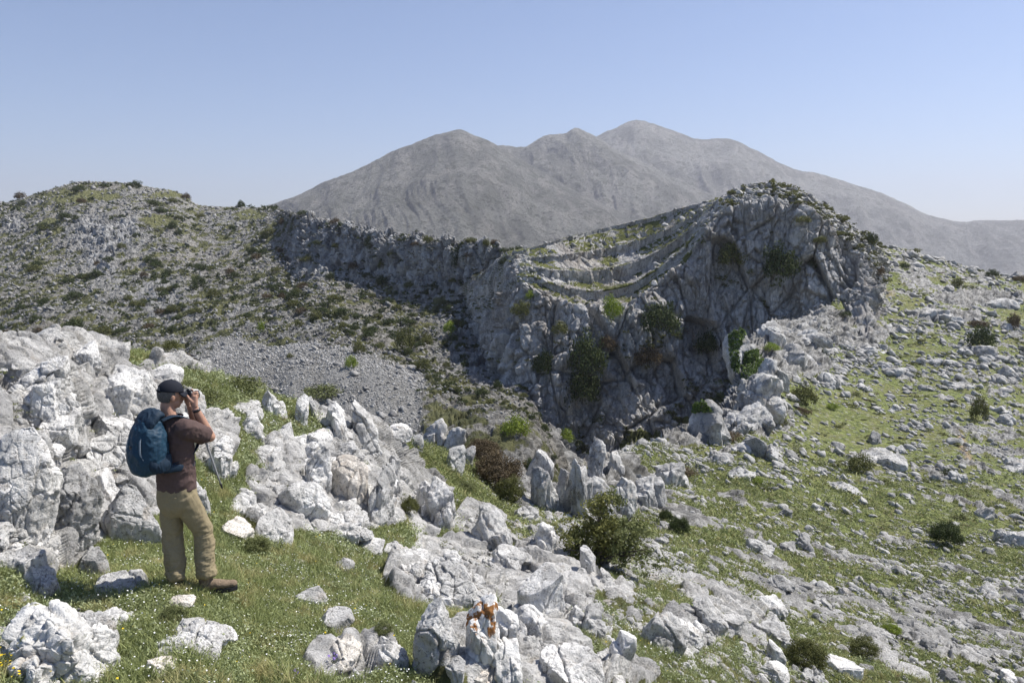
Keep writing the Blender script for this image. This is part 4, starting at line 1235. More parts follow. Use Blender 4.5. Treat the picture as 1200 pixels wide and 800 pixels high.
_bc = 0
def bush(u, vb, wpx, hpx, kind, label, group=None, cat='bush', name='bush', size='round', loc=None, seed=None, sinkf=0.08):
    global _bc
    _bc += 1
    steep_ = False
    if loc is None:
        h = hit(u, vb)
        if h is None: return None
        loc = h[0]; steep_ = abs(h[1].z) < .6 and vb < 480 and u < 980
    me = BM[size][_bc % len(BM[size])]
    o = link(name, me)
    o.material_slots[0].link = 'OBJECT'; o.material_slots[0].material = LF[kind]
    pm = loc.y / FOC
    W_, H_ = wpx * pm, hpx * pm
    o.scale = (W_ / 2 / .95, W_ / 2 / .95, H_ / 1.12)
    dirh = Vector((loc.x, loc.y, 0)).normalized()
    o.location = Vector(loc) + dirh * W_ * (-0.38 if steep_ else 0.25) - Vector((0, 0, H_ * sinkf))
    o.rotation_euler = (0, 0, (_bc * 2.399) % 6.283)
    tag(o, label, cat, group)
    return o

# (u, v of the foot, width, height, leaf kind, label)
BU = [
 (475, 413, 27, 34, 'olive', 'yellow green upright bush under the ridge cliff above the scree'),
 (421, 415, 17, 18, 'olive', 'round bush, upper one of two on the scree edge'),
 (411, 432, 17, 18, 'yellow', 'round bush, lower one of two, casting a shadow on the scree'),
 (526, 390, 18, 18, 'yellow', 'bright yellow green bush on the slope right of the scree'),
 (495, 436, 21, 20, 'olive', 'olive bush on the right rim of the scree'),
 (603, 514, 37, 30, 'yellow', 'bright green dome shaped bush above the brown bush'),
 (663, 520, 25, 20, 'yellow', 'flattened yellow green bush in the dark gully'),
 (718, 372, 27, 32, 'yellow', 'yellow green bush hanging under the lowest terrace'),
 (776, 392, 50, 46, 'dark', 'large dark bush in the middle of the cliff face'),
 (690, 440, 46, 60, 'dark', 'tall dark thicket in the cleft of the cliff'),
 (682, 470, 46, 50, 'dark', 'dark shrub below the tall thicket in the cleft'),
 (636, 438, 28, 36, 'dark', 'dark bush between two pale buttresses'),
 (758, 428, 36, 28, 'brown', 'brownish bush under the large dark bush of the cliff'),
 (828, 414, 32, 32, 'dark', 'round dark bush low on the right part of the cliff'),
 (858, 312, 36, 32, 'olive', 'olive bush high on the cliff below the summit'),
 (914, 328, 46, 50, 'dark', 'dark hanging bush right of centre high on the cliff'),
 (954, 316, 20, 18, 'dark', 'small dark bush near the right shoulder of the cliff'),
 (712, 410, 24, 22, 'brown', 'brown bush left of the dark cleft'),
 (656, 392, 22, 20, 'olive', 'olive bush on top of the pale buttress'),
 (610, 370, 26, 22, 'olive', 'bush on the ledge under the terrace rim'),
 (624, 352, 18, 14, 'yellow', 'light green bush at the left end of the terrace rim'),
 (590, 312, 12, 12, 'dark', 'dark bush in the notch of the ridge line'),
 (537, 316, 24, 30, 'dark', 'dark bush in a cleft of the ridge cliff'),
 (501, 284, 15, 10, 'olive', 'low bush on the ridge line, first from the left'),
 (570, 290, 10, 12, 'olive', 'small round bush on the ridge line near the notch'),
 (399, 268, 8, 10, 'dark', 'tiny dark bush on the ridge line where the cliff starts'),
 (433, 290, 14, 18, 'dark', 'dark bush in the upper ridge cliff'),
 (306, 388, 10, 15, 'yellow', 'light green little tree standing above the scree'),
 (201, 412, 24, 18, 'olive', 'light green bush just behind the outcrop crest'),
 (122, 392, 20, 12, 'olive', 'bush low on the left hill above the outcrop'),
 (340, 420, 10, 7, 'olive', 'small bush in the middle of the scree'),
 (500, 400, 16, 14, 'olive', 'bush at the foot of the ridge cliff'),
 (1021, 287, 17, 17, 'dark', 'round dark bush on the skyline right of the cliff hill'),
 (1042, 286, 10, 13, 'dark', 'narrow dark bush on the skyline beside the round one'),
 (1162, 325, 17, 11, 'dark', 'flat dark bush on the right skyline'),
 (1195, 330, 20, 9, 'brown', 'brownish bush on the skyline at the right edge'),
 (1122, 337, 16, 13, 'olive', 'olive bush below the right skyline'),
 (1028, 325, 18, 18, 'brown', 'brown bush against the right end of the cliff'),
 (1150, 411, 34, 34, 'dark', 'large dark bush in the upper right meadow'),
 (1147, 385, 28, 12, 'brown', 'brown mat of scrub above the large dark bush'),
 (1187, 386, 16, 22, 'brown', 'brown bush right of the large dark meadow bush'),
 (941, 474, 36, 26, 'olive', 'dark round bush below the ivy draped rocks'),
 (940, 487, 24, 10, 'brown', 'low brown scrub under the dark round bush'),
 (1008, 556, 36, 28, 'olive', 'round bush at the left end of the long rock heap'),
 (1107, 642, 44, 34, 'dark', 'dark cushion bush on a grey rock in the right meadow'),
 (1147, 494, 22, 36, 'olive', 'upright greenish shrub beside the footpath'),
 (1112, 559, 18, 12, 'dark', 'small dark bush at the end of the footpath'),
 (584, 572, 72, 42, 'brown', 'large reddish brown thorn bush on the gully rim'),
 (566, 546, 56, 34, 'brown', 'upper lobe of reddish brown scrub beside the gully'),
 (597, 590, 40, 34, 'olive', 'green brown scrub hanging below the reddish thorn bush'),
 (545, 578, 36, 14, 'mat', 'green cushion at the foot of the reddish thorn bush'),
 (622, 552, 26, 16, 'dark', 'small grey green bush on the steep pale slab'),
 (380, 470, 58, 20, 'mat', 'green mat shrub lying over the central pillars'),
 (283, 462, 62, 22, 'mat', 'green mat shrub over the dark sided boulder on the crest'),
 (245, 468, 44, 20, 'mat', 'olive green mat shrub behind the walker\'s cap'),
 (215, 452, 30, 12, 'mat', 'small green mat at the left end of the crest shrubs'),
 (945, 790, 60, 44, 'olive', 'grey olive shrub at the bottom of the slope'),
 (1012, 772, 44, 24, 'olive', 'low olive shrub among stones at lower right'),
 (1045, 745, 26, 14, 'yellow', 'fresh green cushion plant on the lower right slope'),
 (795, 626, 30, 22, 'dark', 'dark little bush right of the big olive bush'),
 (780, 612, 20, 16, 'dark', 'dark tuft between the big olive bush and the rim rocks'),
 (888, 568, 16, 10, 'yellow', 'bright yellow green cushion below the rim rocks'),
 (975, 480, 16, 9, 'yellow', 'yellow green cushion on the grassy terrace'),
 (800, 560, 40, 12, 'brown', 'brown tangle of dry scrub on the rim'),
 (850, 520, 50, 14, 'brown', 'brown heath covering the turf behind the rim rocks'),
 (915, 500, 20, 12, 'olive', 'small olive bush between rim rocks and meadow'),
 (890, 470, 26, 20, 'olive', 'olive bush in a hollow of the rim rocks'),
 (905, 412, 24, 12, 'yellow', 'yellow green scrub on top of the rim rocks'),
 (992, 372, 16, 9, 'dark', 'dark low bush at the foot of the right cliff end'),
 (1060, 315, 14, 9, 'dark', 'dark low bush on the upper meadow slope'),
 (940, 262, 22, 10, 'olive', 'olive scrub on the summit shoulder'),
 (960, 285, 20, 10, 'olive', 'olive scrub on the rim of the right cliff shoulder'),
 (935, 240, 12, 6, 'olive', 'small scrub just below the summit'),
 (450, 745, 30, 16, 'mat', 'green leafy clump in the daisy turf'),
 (205, 735, 40, 26, 'mat', 'grey green leafy plant in front of the walker\'s boots'),
 (300, 650, 40, 22, 'mat', 'leafy green clump at the base of the blocky boulder'),
 (480, 605, 26, 26, 'olive', 'olive bush wedged beside the grooved rock'),
]
for u, vb, wp, hp_, kd, lab in BU:
    near_ = (vb > 520 and u < 780) or vb > 600
    bush(u, vb, wp, hp_, kd, lab, size='big' if near_ else 'round')

# the many small bushes of the left hill, ridge and cliff, one object each
HB_N = 260
hwb = (ht > 0.9) * (ht < 3.97) * (hu > -20) * (hu < 640) * (1 - scr) * np.exp(3.6 * fbm(H.flat() / 14 + 9, 4)) * (1 + 1.5 * sstep(300, 360, hv)) * (1 - .7 * green)
ib, rb = sample_patch(H, HB_N + 2200, hwb, 61)
HP = H.flat()[ib]
pb = np.exp(rb.normal(math.log(5.2), 0.42, HB_N + 2200)).clip(3, 17)
ordb = np.argsort(-pb)
kinds = ['dark', 'dark', 'olive', 'olive', 'brown', 'dark']
for j_ in ordb[:HB_N]:
    bush(0, 0, pb[j_] * rb.uniform(1, 1.6), pb[j_] * rb.uniform(.6, 1.0), kinds[int(rb.integers(6))],
         'small dark bush dotted on the stony hill beyond the gully', 'bushes dotted over the far stony slopes', size='round', loc=Vector(HP[j_].tolist()))
def merge_bushes(name, where, W_, kindname, label, seed, shape='tiny', squash=1.0):
    r = np.random.default_rng(seed)
    base = [bush_quads(400 + i + seed, 12, 13, .15) for i in range(4)]
    Q, T = [], []
    wh = r.integers(4, size=len(where))
    for k in range(4):
        ss = np.nonzero(wh == k)[0]
        q, t = base[k]
        a = r.uniform(0, 6.28, len(ss)); ca, sa = np.cos(a), np.sin(a)
        x = q[None, ..., 0] * ca[:, None, None] - q[None, ..., 1] * sa[:, None, None]
        y = q[None, ..., 0] * sa[:, None, None] + q[None, ..., 1] * ca[:, None, None]
        z = np.broadcast_to(q[None, ..., 2], x.shape) * r.uniform(.55, .95, len(ss))[:, None, None] * squash
        pq = np.stack([x, y, z], -1) * (W_[ss] / 2)[:, None, None, None] + where[ss][:, None, None, :]
        Q.append(pq.reshape(-1, 4, 3)); T.append(np.clip(np.tile(t, len(ss)) * .6 + np.repeat(r.uniform(0, .4, len(ss)), len(t)), 0, 1))
    me = quads_mesh(name, np.concatenate(Q), np.concatenate(T)); 
    return tag(link(name, me, LF[kindname]), label, kind='stuff')
rst = ordb[HB_N:]
merge_bushes('scrub', HP[rst], pb[rst] * HP[rst][:, 1] / FOC * 1.3, 'dark', 'small dark scrub dotted over the far stony slopes', 71)
cwb = ((ct > 2.98) * (ct < 3.97) * (cu > 610) * (cu < 1040) * (.0 + sstep(840, 880, cu)) + 1.2 * (ct > .8) * (ct < 2.9) * (cu < 1040) * sstep(0.05, .4, fbm(C.flat() / 8 + 5, 3)))
icb, rcb = sample_patch(C, 420, cwb, 63)
merge_bushes('scrub', C.flat()[icb], np.exp(rcb.normal(math.log(9), .4, 420)).clip(4, 20) * C.Y.ravel()[icb] / FOC, 'olive', 'olive scrub growing in ledges of the cliff', 73)
# cushions of low scrub on the open slope
sw2 = (nu_ > 560) * (nu_ < 1230) * (nv_ < 825) * (N.t.ravel() < 6.95) * (nY > 10) * np.exp(2.5 * fbm(npn / 5 + 41, 3)) * (1 - .9 * path)
isb, rsb = sample_patch(N, 2600, sw2, 65)
ps = np.exp(rsb.normal(math.log(7.5), .45, 2600)).clip(3, 24)
hh = 1300
merge_bushes('scrub', npn[isb[:hh]], ps[:hh] * nY[isb[:hh]] / FOC, 'mat', 'low green cushions of scrub over the slope', 74, squash=.45)
merge_bushes('scrub', npn[isb[hh:2250]], ps[hh:2250] * nY[isb[hh:2250]] / FOC, 'olive', 'low olive thorn cushions over the slope', 75, squash=.6)
merge_bushes('scrub', npn[isb[2250:]], .8 * ps[2250:] * nY[isb[2250:]] / FOC, 'brown', 'low brown dry cushions over the slope', 76, squash=.5)

# ---- the big olive bush in front of the gully, with stems
def tube(pts, rad, seg=7):
    pts = np.asarray(pts, float); n = len(pts)
    V, F = [], []
    for i in range(n):
        d = pts[min(i + 1, n - 1)] - pts[max(i - 1, 0)]; d /= np.linalg.norm(d) + 1e-9
        a = np.cross(d, [0.3, 0.9, 0.1]); a /= np.linalg.norm(a); b = np.cross(d, a)
        for k in range(seg):
            t = 2 * math.pi * k / seg
            V.append(pts[i] + rad[i] * (math.cos(t) * a + math.sin(t) * b))
    for i in range(n - 1):
        for k in range(seg):
            F.append((i * seg + k, i * seg + (k + 1) % seg, (i + 1) * seg + (k + 1) % seg, (i + 1) * seg + k))
    return np.array(V), np.array(F)
def join_vf(lst):
    V, F, b = [], [], 0
    for v, f in lst:
        V.append(v); F.append(f + b); b += len(v)
    return np.concatenate(V), np.concatenate(F)
loc, _ = look(bvN, 697, 662)
bb = empty('bush', loc)
tag(bb, 'big spreading olive green bush in front of the gully rocks', 'bush')
pm = loc.y / FOC
r = np.random.default_rng(99)
stems, ends = [], []
for i in range(16):
    ex = r.uniform(-46, 66) * pm; ez = r.uniform(36, 92) * pm * (1 - abs(ex / pm - 10) / 110); ey = r.uniform(-.5, .5)
    p0 = np.array([r.uniform(-6, 6) * pm, r.uniform(-.1, .1), -0.1])
    mid = np.array([ex * .35, ey * .4, ez * .62])
    p = [p0, (p0 + mid) / 2 + r.normal(0, .03, 3), mid, (mid + [ex, ey, ez]) / 2 + r.normal(0, .04, 3), np.array([ex, ey, ez])]
    stems.append(tube(p, [.045, .036, .026, .017, .008])); ends.append((p[2], p[4], p[3]))
V, F = join_vf(stems)
link('trunk', mesh_np('trunk', V, F), mt_bark, bb)
def crown(nm, side, kind, ncl, per, seed):
    r = np.random.default_rng(seed)
    cc = []
    for (m_, e_, h_) in ends:
        for k in range(ncl):
            t = r.uniform(.1, 1.12)
            c = m_ + (e_ - m_) * t + r.normal(0, .17, 3)
            if (c[0] > 0.28) == side: cc.append(c)
    cc = np.array(cc); k = np.repeat(np.arange(len(cc)), per)
    e = r.normal(size=(len(k), 3)); e /= np.linalg.norm(e, axis=1, keepdims=True)
    p = cc[k] + e * r.uniform(.02, .175, (len(k), 1)) * np.array([1.1, 1.1, .8])
    nd = e + .8 * r.normal(size=e.shape); nd /= np.linalg.norm(nd, axis=1, keepdims=True)
    q = leaf_quads(p, nd, .030 * r.uniform(.6, 1.4, len(p)), r)
    me = quads_mesh(nm, q, np.clip(.5 * r.uniform(0, 1, len(cc))[k] + .5 * r.uniform(0, 1, len(p)), 0, 1))
    return link(nm, me, LF[kind], bb)
crown('crown', False, 'broad', 12, 62, 5)
c2 = crown('crown', True, 'mat', 9, 60, 6)
c2['label'] = 'looser yellowish right half of the crown'

# ---- ivy hanging on the rim rocks
def ivy(poly, Yv, label, n=2600, kind='ivy', seed=3):
    """leaves clinging over the rock surface inside an outline"""
    r = np.random.default_rng(seed)
    poly = np.array(poly, float)
    lo, hi = poly.min(0), poly.max(0)
    pts = []
    dg = bpy.context.evaluated_depsgraph_get()
    while len(pts) < n:
        c = r.uniform(lo, hi, (4000, 2))
        ins = np.zeros(len(c), bool)
        for i in range(len(poly)):
            a, b = poly[i], poly[(i + 1) % len(poly)]
            cross = ((a[1] > c[:, 1]) != (b[1] > c[:, 1])) & (c[:, 0] < (b[0] - a[0]) * (c[:, 1] - a[1]) / (b[1] - a[1] + 1e-9) + a[0])
            ins ^= cross
        pts += c[ins].tolist()
    pts = np.array(pts[:n])
    out, nn = [], []
    for u, v in pts:
        a, dy, dz = ray_dir(u, v)
        d = Vector((float(a), float(dy), float(dz))).normalized()
        ok, loc, nor, _, ob, _ = scene.ray_cast(dg, d * 1.0, d, distance=Yv * 1.12)
        if ok and loc.y > Yv * .8 and ob.name != 'haze':
            out.append(loc[:]); nn.append(nor[:])
    if len(out) < 50: 
        print('IVY FEW', label, len(out)); return
    out = np.array(out); nn = np.array(nn)
    out = out + nn * r.uniform(0.02, .22, (len(out), 1))
    nd = nn + .7 * r.normal(size=nn.shape); nd /= np.linalg.norm(nd, axis=1, keepdims=True)
    s = 1.15 * Yv / FOC
    q = leaf_quads(out, nd, s * r.uniform(.6, 1.4, len(out)), r, .8)
    tag(link('ivy', quads_mesh('ivy', q, r.uniform(0, 1, len(out))), LF[kind]), label, 'ivy')
ivy([(862, 366), (872, 372), (876, 388), (866, 410), (866, 440), (858, 432), (854, 400), (856, 378)], 82, 'dark ivy curtain hanging from the upper rim rock', 1500)
ivy([(872, 412), (888, 408), (896, 422), (886, 436), (878, 450), (868, 474), (862, 466), (868, 438)], 82, 'green ivy sheet on the face of the tall rim rock', 1800)
ivy([(808, 468), (822, 466), (836, 482), (812, 484)], 60, 'small dark ivy patch on the large grey rim rock', 800)

# ------------------------------------------------------------------ turf close to the camera
grass_ok = grassm * (nt_ < 6.3)
def pick(n, w_, seed):
    i, r = sample_patch(N, n, w_, seed)
    du = r.uniform(-.5, .5, (n, 1))
    nxt = np.clip(i + 1, 0, len(npn) - 1)
    up_ = np.clip(i + N.nu, 0, len(npn) - 1)
    p = npn[i] + (npn[nxt] - npn[i]) * du + (npn[up_] - npn[i]) * r.uniform(-.5, .5, (n, 1))
    return p, i, r
base_w = (grass_ok > .45) * (nv_ < 835) * (nu_ > -25) * (nu_ < 1230)
clump = np.exp(2.6 * fbm(npn / .45 + 50, 3))
def blades(n, w_, seed, hm, wm, label, matname, spread=.35, Ycap=14):
    p, i, r = pick(n, w_, seed)
    Yv = nY[i]
    h = hm * r.uniform(.4, 1.5, n) * np.exp(1.1 * fbm(p / 1.1 + 60, 2)); wd = wm * r.uniform(.7, 1.3, n) * np.maximum(1, Yv / 8)
    h = h * np.minimum(2.0, np.maximum(1, Yv / 12))
    a = r.uniform(0, 6.28, n); side = np.stack([np.cos(a), np.sin(a), 0 * a], 1)
    lean = r.normal(0, spread, (n, 2))
    t1 = np.stack([lean[:, 0] * .4, lean[:, 1] * .4, np.full(n, .6)], 1) * h[:, None]
    t2 = np.stack([lean[:, 0] * 1.3, lean[:, 1] * 1.3, np.ones(n)], 1) * h[:, None]
    q = np.stack([p - side * wd[:, None], p + side * wd[:, None], p + t1 + side * wd[:, None] * .8, p + t1 - side * wd[:, None] * .8], 1)
    q2 = np.stack([q[:, 3], q[:, 2], p + t2 + side * wd[:, None] * .15, p + t2 - side * wd[:, None] * .15], 1)
    Q = np.concatenate([q, q2])
    t = np.clip(r.uniform(0, 1, n) * .7 + .3 * r.uniform(0, 1, n), 0, 1)
    me = quads_mesh('grass', Q, np.concatenate([t, t]))
    return tag(link('grass', me, matname), label, kind='stuff')
m_bl = mat_leaf('grass_blades', (0.15, 0.18, 0.065), (0.42, 0.46, 0.19), odd=(0.46, 0.42, 0.20))
m_hb = mat_leaf('herb_leaves', (0.17, 0.205, 0.095), (0.44, 0.48, 0.26))
wn = base_w * clump * (nY < 16)
blades(190000, wn, 81, .068, .0028, 'fresh spring grass around the foreground rocks', m_bl)
wm_ = base_w * np.exp(2.6 * fbm(npn / 1.8 + 50, 3)) * sstep(11, 15, nY) * (1 - sstep(30, 62, nY))
blades(100000, wm_, 82, .05, .006, 'grass tufts over the middle slope', m_bl, .5)
# rosettes of small leaves
def herbs(nm, nros, per, w_, seed, R0, leaf, mat, label):
    p, i, r = pick(nros, w_, seed)
    R = R0 * np.exp(r.normal(0, .4, nros)) * np.maximum(1, nY[i] / 9)
    k = np.repeat(np.arange(nros), per)
    e = r.normal(size=(len(k), 3)); e[:, 2] = np.abs(e[:, 2]) * .8; e /= np.linalg.norm(e, axis=1, keepdims=True)
    c = p[k] + e * (R[k] * r.uniform(.3, 1.0, len(k)))[:, None] * np.array([1, 1, .62])
    nd = e + .6 * r.normal(size=e.shape) + [0, 0, .3]; nd /= np.linalg.norm(nd, axis=1, keepdims=True)
    q = leaf_quads(c, nd, leaf * r.uniform(.6, 1.4, len(k)) * np.maximum(1, nY[i][k] / 8), r, .45)
    t = np.clip(.45 * r.uniform(0, 1, nros)[k] + .55 * r.uniform(0, 1, len(k)), 0, 1)
    return tag(link(nm, quads_mesh(nm, q, t), mat), label, kind='stuff')
herbs('ground_cover', 7000, 42, wn * np.exp(1.8 * fbm(npn / .9 + 70, 3)), 83, .055, .0085, m_hb, 'grey green leafy herbs covering the turf')
herbs('ground_cover', 3500, 26, wm_, 84, .10, .011, LF['mat'], 'leafy herb cushions over the middle slope')
herbs('ground_cover', 1100, 90, wn, 86, .11, .013, m_hb, 'larger grey green weeds in the foreground turf')
herbs('ground_cover', 260, 110, wn * np.exp(2 * fbm(npn + 5, 2)), 87, .085, .010, LF['mat'], 'fresh green weeds in the foreground turf')
# moss and grass in rock crevices
wc = (rk > .5) * (nY < 22) * (nu_ > -20) * (nu_ < 620) * (nv_ < 720) * (nt_ < 5.1) * np.exp(3.5 * fbm(npn / .5 + 90, 3))
herbs('ground_cover', 500, 34, wc, 85, .05, .009, LF['mat'], 'tufts of green growing in the cracks of the outcrops')
# flowers
def flowers(n, w_, seed, rad, hgt, col, label, px_min=1.0):
    p, i, r = pick(n, w_, seed)
    R = np.maximum(rad * r.uniform(.7, 1.3, n), px_min * nY[i] / FOC * .5)
    nd = r.normal(0, .35, (n, 3)) + [0, -.25, 1]; nd /= np.linalg.norm(nd, axis=1, keepdims=True)
    c = p + np.array([0, 0, 1]) * (hgt * r.uniform(.6, 1.4, n) * np.maximum(1, nY[i] / 12))[:, None]
    q1 = leaf_quads(c, nd, R, r, 1.0); q2 = leaf_quads(c + nd * .0008, nd, R * .96, r, 1.0)
    m = MB(label.split()[0] + '_petals'); m.b.inputs['Roughness'].default_value = .7
    return tag(link('wildflowers', quads_mesh('wildflowers', np.concatenate([q1, q2]), np.zeros(2 * n)), m.out(col)), label, kind='stuff')
wf = wn * np.exp(3.2 * fbm(npn / .8 + 33, 3)) * (1 + 1.5 * nblob(430, 680, 120, 60) + nblob(560, 600, 30, 30))
flowers(2300, wf, 91, .0062, .07, (.85, .85, .82), 'white daisies in the foreground turf')
flowers(1100, base_w * (nY > 10) * (nY < 32) * np.exp(2.6 * fbm(npn / 1.6 + 36, 3)), 92, .010, .1, (.80, .80, .75), 'white flowers speckling the middle slope', .9)
flowers(130, wn * np.exp(3 * fbm(npn / .6 + 35, 2)), 93, .0075, .08, (.80, .58, .03), 'yellow flowers in the foreground turf')
flowers(70, wn * nblob(45, 775, 60, 45), 94, .008, .10, (.80, .58, .03), 'yellow flowers beside the mossy boulder in the corner')
# purple flowers
def purple(u, v, label):
    loc, nor = look(bvN, u, v + 6)
    e0 = empty('wildflower', loc); tag(e0, label, 'wildflower')
    r = np.random.default_rng(int(u))
    st = [tube([np.array([r.uniform(-.02, .02), r.uniform(-.02, .02), 0]), np.array([r.uniform(-.03, .03), r.uniform(-.03, .03), .05]), np.array([x, y, z])], [.002, .002, .0015], 5)
          for x, y, z in [(-.035, 0, .085), (0, .01, .10), (.03, -.01, .09), (.01, -.02, .075)]]
    V, F = join_vf(st); link('stem', mesh_np('stem', V, F), m_hb, e0)
    c = np.array([(-.035, 0, .088), (0, .01, .104), (.03, -.01, .094), (.01, -.02, .078)])
    k = np.repeat(np.arange(4), 9)
    d = r.normal(size=(36, 3)); d /= np.linalg.norm(d, axis=1, keepdims=True)
    q = leaf_quads(c[k] + d * .011, d, np.full(36, .009), r, .7)
    mp_ = MB('purple_petals'); link('blossom', quads_mesh('blossom', q, np.zeros(36)), mp_.out((.42, .30, .70)), e0)
purple(391, 774, 'cluster of purple flowers below the folded tan rock')
purple(346, 795, 'cluster of purple flowers at the bottom edge')
# ------------------------------------------------------------------ the walker
def vec(*a): return np.array(a, float)
def ell(c, r, R=None, lv=3):
    v, f = ico(lv)
    v = v * np.array(r)
    if R is not None: v = v @ np.asarray(R, float).T
    return v + np.array(c), f
def tube_e(pts, rad, side=(1, 0, 0), seg=18):
    """closed tube; rad entries are a radius or (radius along side, radius across)"""
    pts = np.asarray(pts, float); n = len(pts)
    V, F = [], []
    for i in range(n):
        d = pts[min(i + 1, n - 1)] - pts[max(i - 1, 0)]; d /= np.linalg.norm(d) + 1e-9
        a = np.asarray(side, float); a = a - d * (a @ d); a /= np.linalg.norm(a) + 1e-9
        b = np.cross(d, a)
        ra, rb = rad[i] if isinstance(rad[i], tuple) else (rad[i], rad[i])
        for k in range(seg):
            t = 2 * math.pi * k / seg
            V.append(pts[i] + ra * math.cos(t) * a + rb * math.sin(t) * b)
    for i in range(n - 1):
        for k in range(seg):
            A, B_, C_, D_ = i * seg + k, i * seg + (k + 1) % seg, (i + 1) * seg + (k + 1) % seg, (i + 1) * seg + k
            F.append((A, B_, C_)); F.append((A, C_, D_))
    V.append(pts[0]); V.append(pts[-1])
    for k in range(seg):
        F.append((n * seg, (k + 1) % seg, k)); F.append((n * seg + 1, (n - 1) * seg + k, (n - 1) * seg + (k + 1) % seg))
    return np.array(V), np.array(F)
def spline(pts, m=5):
    pts = np.asarray(pts, float); n = len(pts)
    return pchip(np.arange(n), pts, np.linspace(0, n - 1, (n - 1) * m + 1))
def limb(pts, rad, m=5, side=(1, 0, 0), seg=18):
    rad2 = np.array([r if isinstance(r, tuple) else (r, r) for r in rad], float)
    R = pchip(np.arange(len(pts)), rad2, np.linspace(0, len(pts) - 1, (len(pts) - 1) * m + 1))
    return tube_e(spline(pts, m), [tuple(x) for x in R], side, seg)
def fuse(name, parts, voxel, mat, parent, smooth=4, fold=None):
    V, F = join_vf(parts)
    me = mesh_np('tmp', V, F)
    o = bpy.data.objects.new('tmp', me); COL.objects.link(o)
    m = o.modifiers.new('r', 'REMESH'); m.mode = 'VOXEL'; m.voxel_size = voxel
    if smooth:
        s_ = o.modifiers.new('s', 'SMOOTH'); s_.factor = 0.5; s_.iterations = smooth
    dg = bpy.context.evaluated_depsgraph_get(); dg.update()
    me2 = bpy.data.meshes.new_from_object(o.evaluated_get(dg))
    bpy.data.objects.remove(o); bpy.data.meshes.remove(me)
    me2.name = name; me2.materials.clear()
    n = len(me2.vertices)
    co = np.empty(n * 3, f32); me2.vertices.foreach_get('co', co); co = co.reshape(-1, 3)
    if fold is not None:
        no = np.empty(n * 3, f32); me2.vertices.foreach_get('normal', no); no = no.reshape(-1, 3)
        co = co + no * fold(co)[:, None]
        me2.vertices.foreach_set('co', co.astype(f32).ravel())
    me2.polygons.foreach_set('use_smooth', np.ones(len(me2.polygons), bool))
    me2.update()
    return link(name, me2, mat, parent)

feet, _ = look(bvN, 227, 696)
feet = drop(bvN, feet.x, feet.y)[0]
walker = empty('person', feet)
tag(walker, 'walker in brown shirt, khaki trousers and dark cap holding a camera to the eye', 'person')
def az(deg):
    a = math.radians(deg); return vec(math.sin(a), math.cos(a), 0), vec(math.cos(a), -math.sin(a), 0)
tf, tr = az(46)          # chest forward and right
hf, hr = az(63)          # head forward and right
up = vec(0, 0, 1)
tc = vec(-.105, .05, 0)  # torso axis
skin = mat_simple('skin', (0.42, 0.235, 0.16), 0.55, 60, .08, .15, .002, .4)
shirt_m = mat_simple('shirt_cloth', (0.105, 0.072, 0.066), 0.95, 220, .12, .3, .0015, .1)
trous_m = mat_simple('trouser_cloth', (0.265, 0.22, 0.135), 0.92, 240, .12, .3, .0015, .12)
cap_m = mat_simple('cap_cloth', (0.016, 0.018, 0.026), 0.85, 200, .2, .3, .001)
hair_m = mat_simple('grey_hair', (0.12, 0.11, 0.10), 0.8, 160, .5, .8, .003)
boot_m = mat_simple('boot_suede', (0.20, 0.15, 0.105), 0.9, 60, .25, .4, .003)
dboot_m = mat_simple('dark_boot', (0.045, 0.04, 0.04), 0.85, 60, .25, .4, .003)
sole_m = mat_simple('rubber', (0.03, 0.03, 0.032), 0.8, 80, .2, .3, .002)
blue_m = mat_simple('pack_nylon', (0.009, 0.040, 0.074), 0.62, 90, .25, .3, .002, .35)
dblue_m = mat_simple('pack_nylon_dark', (0.010, 0.026, 0.048), 0.7, 90, .25, .3, .002, .3)
web_m = mat_simple('grey_webbing', (0.25, 0.29, 0.33), 0.8, 150, .2, .3, .001)
blk_m = mat_simple('black_plastic', (0.015, 0.015, 0.017), 0.4, 60, .1, .1, .001, .5)
alu_m = mat_simple('pole_metal', (0.30, 0.30, 0.30), 0.4, 60, .15, .1, .001, .5)

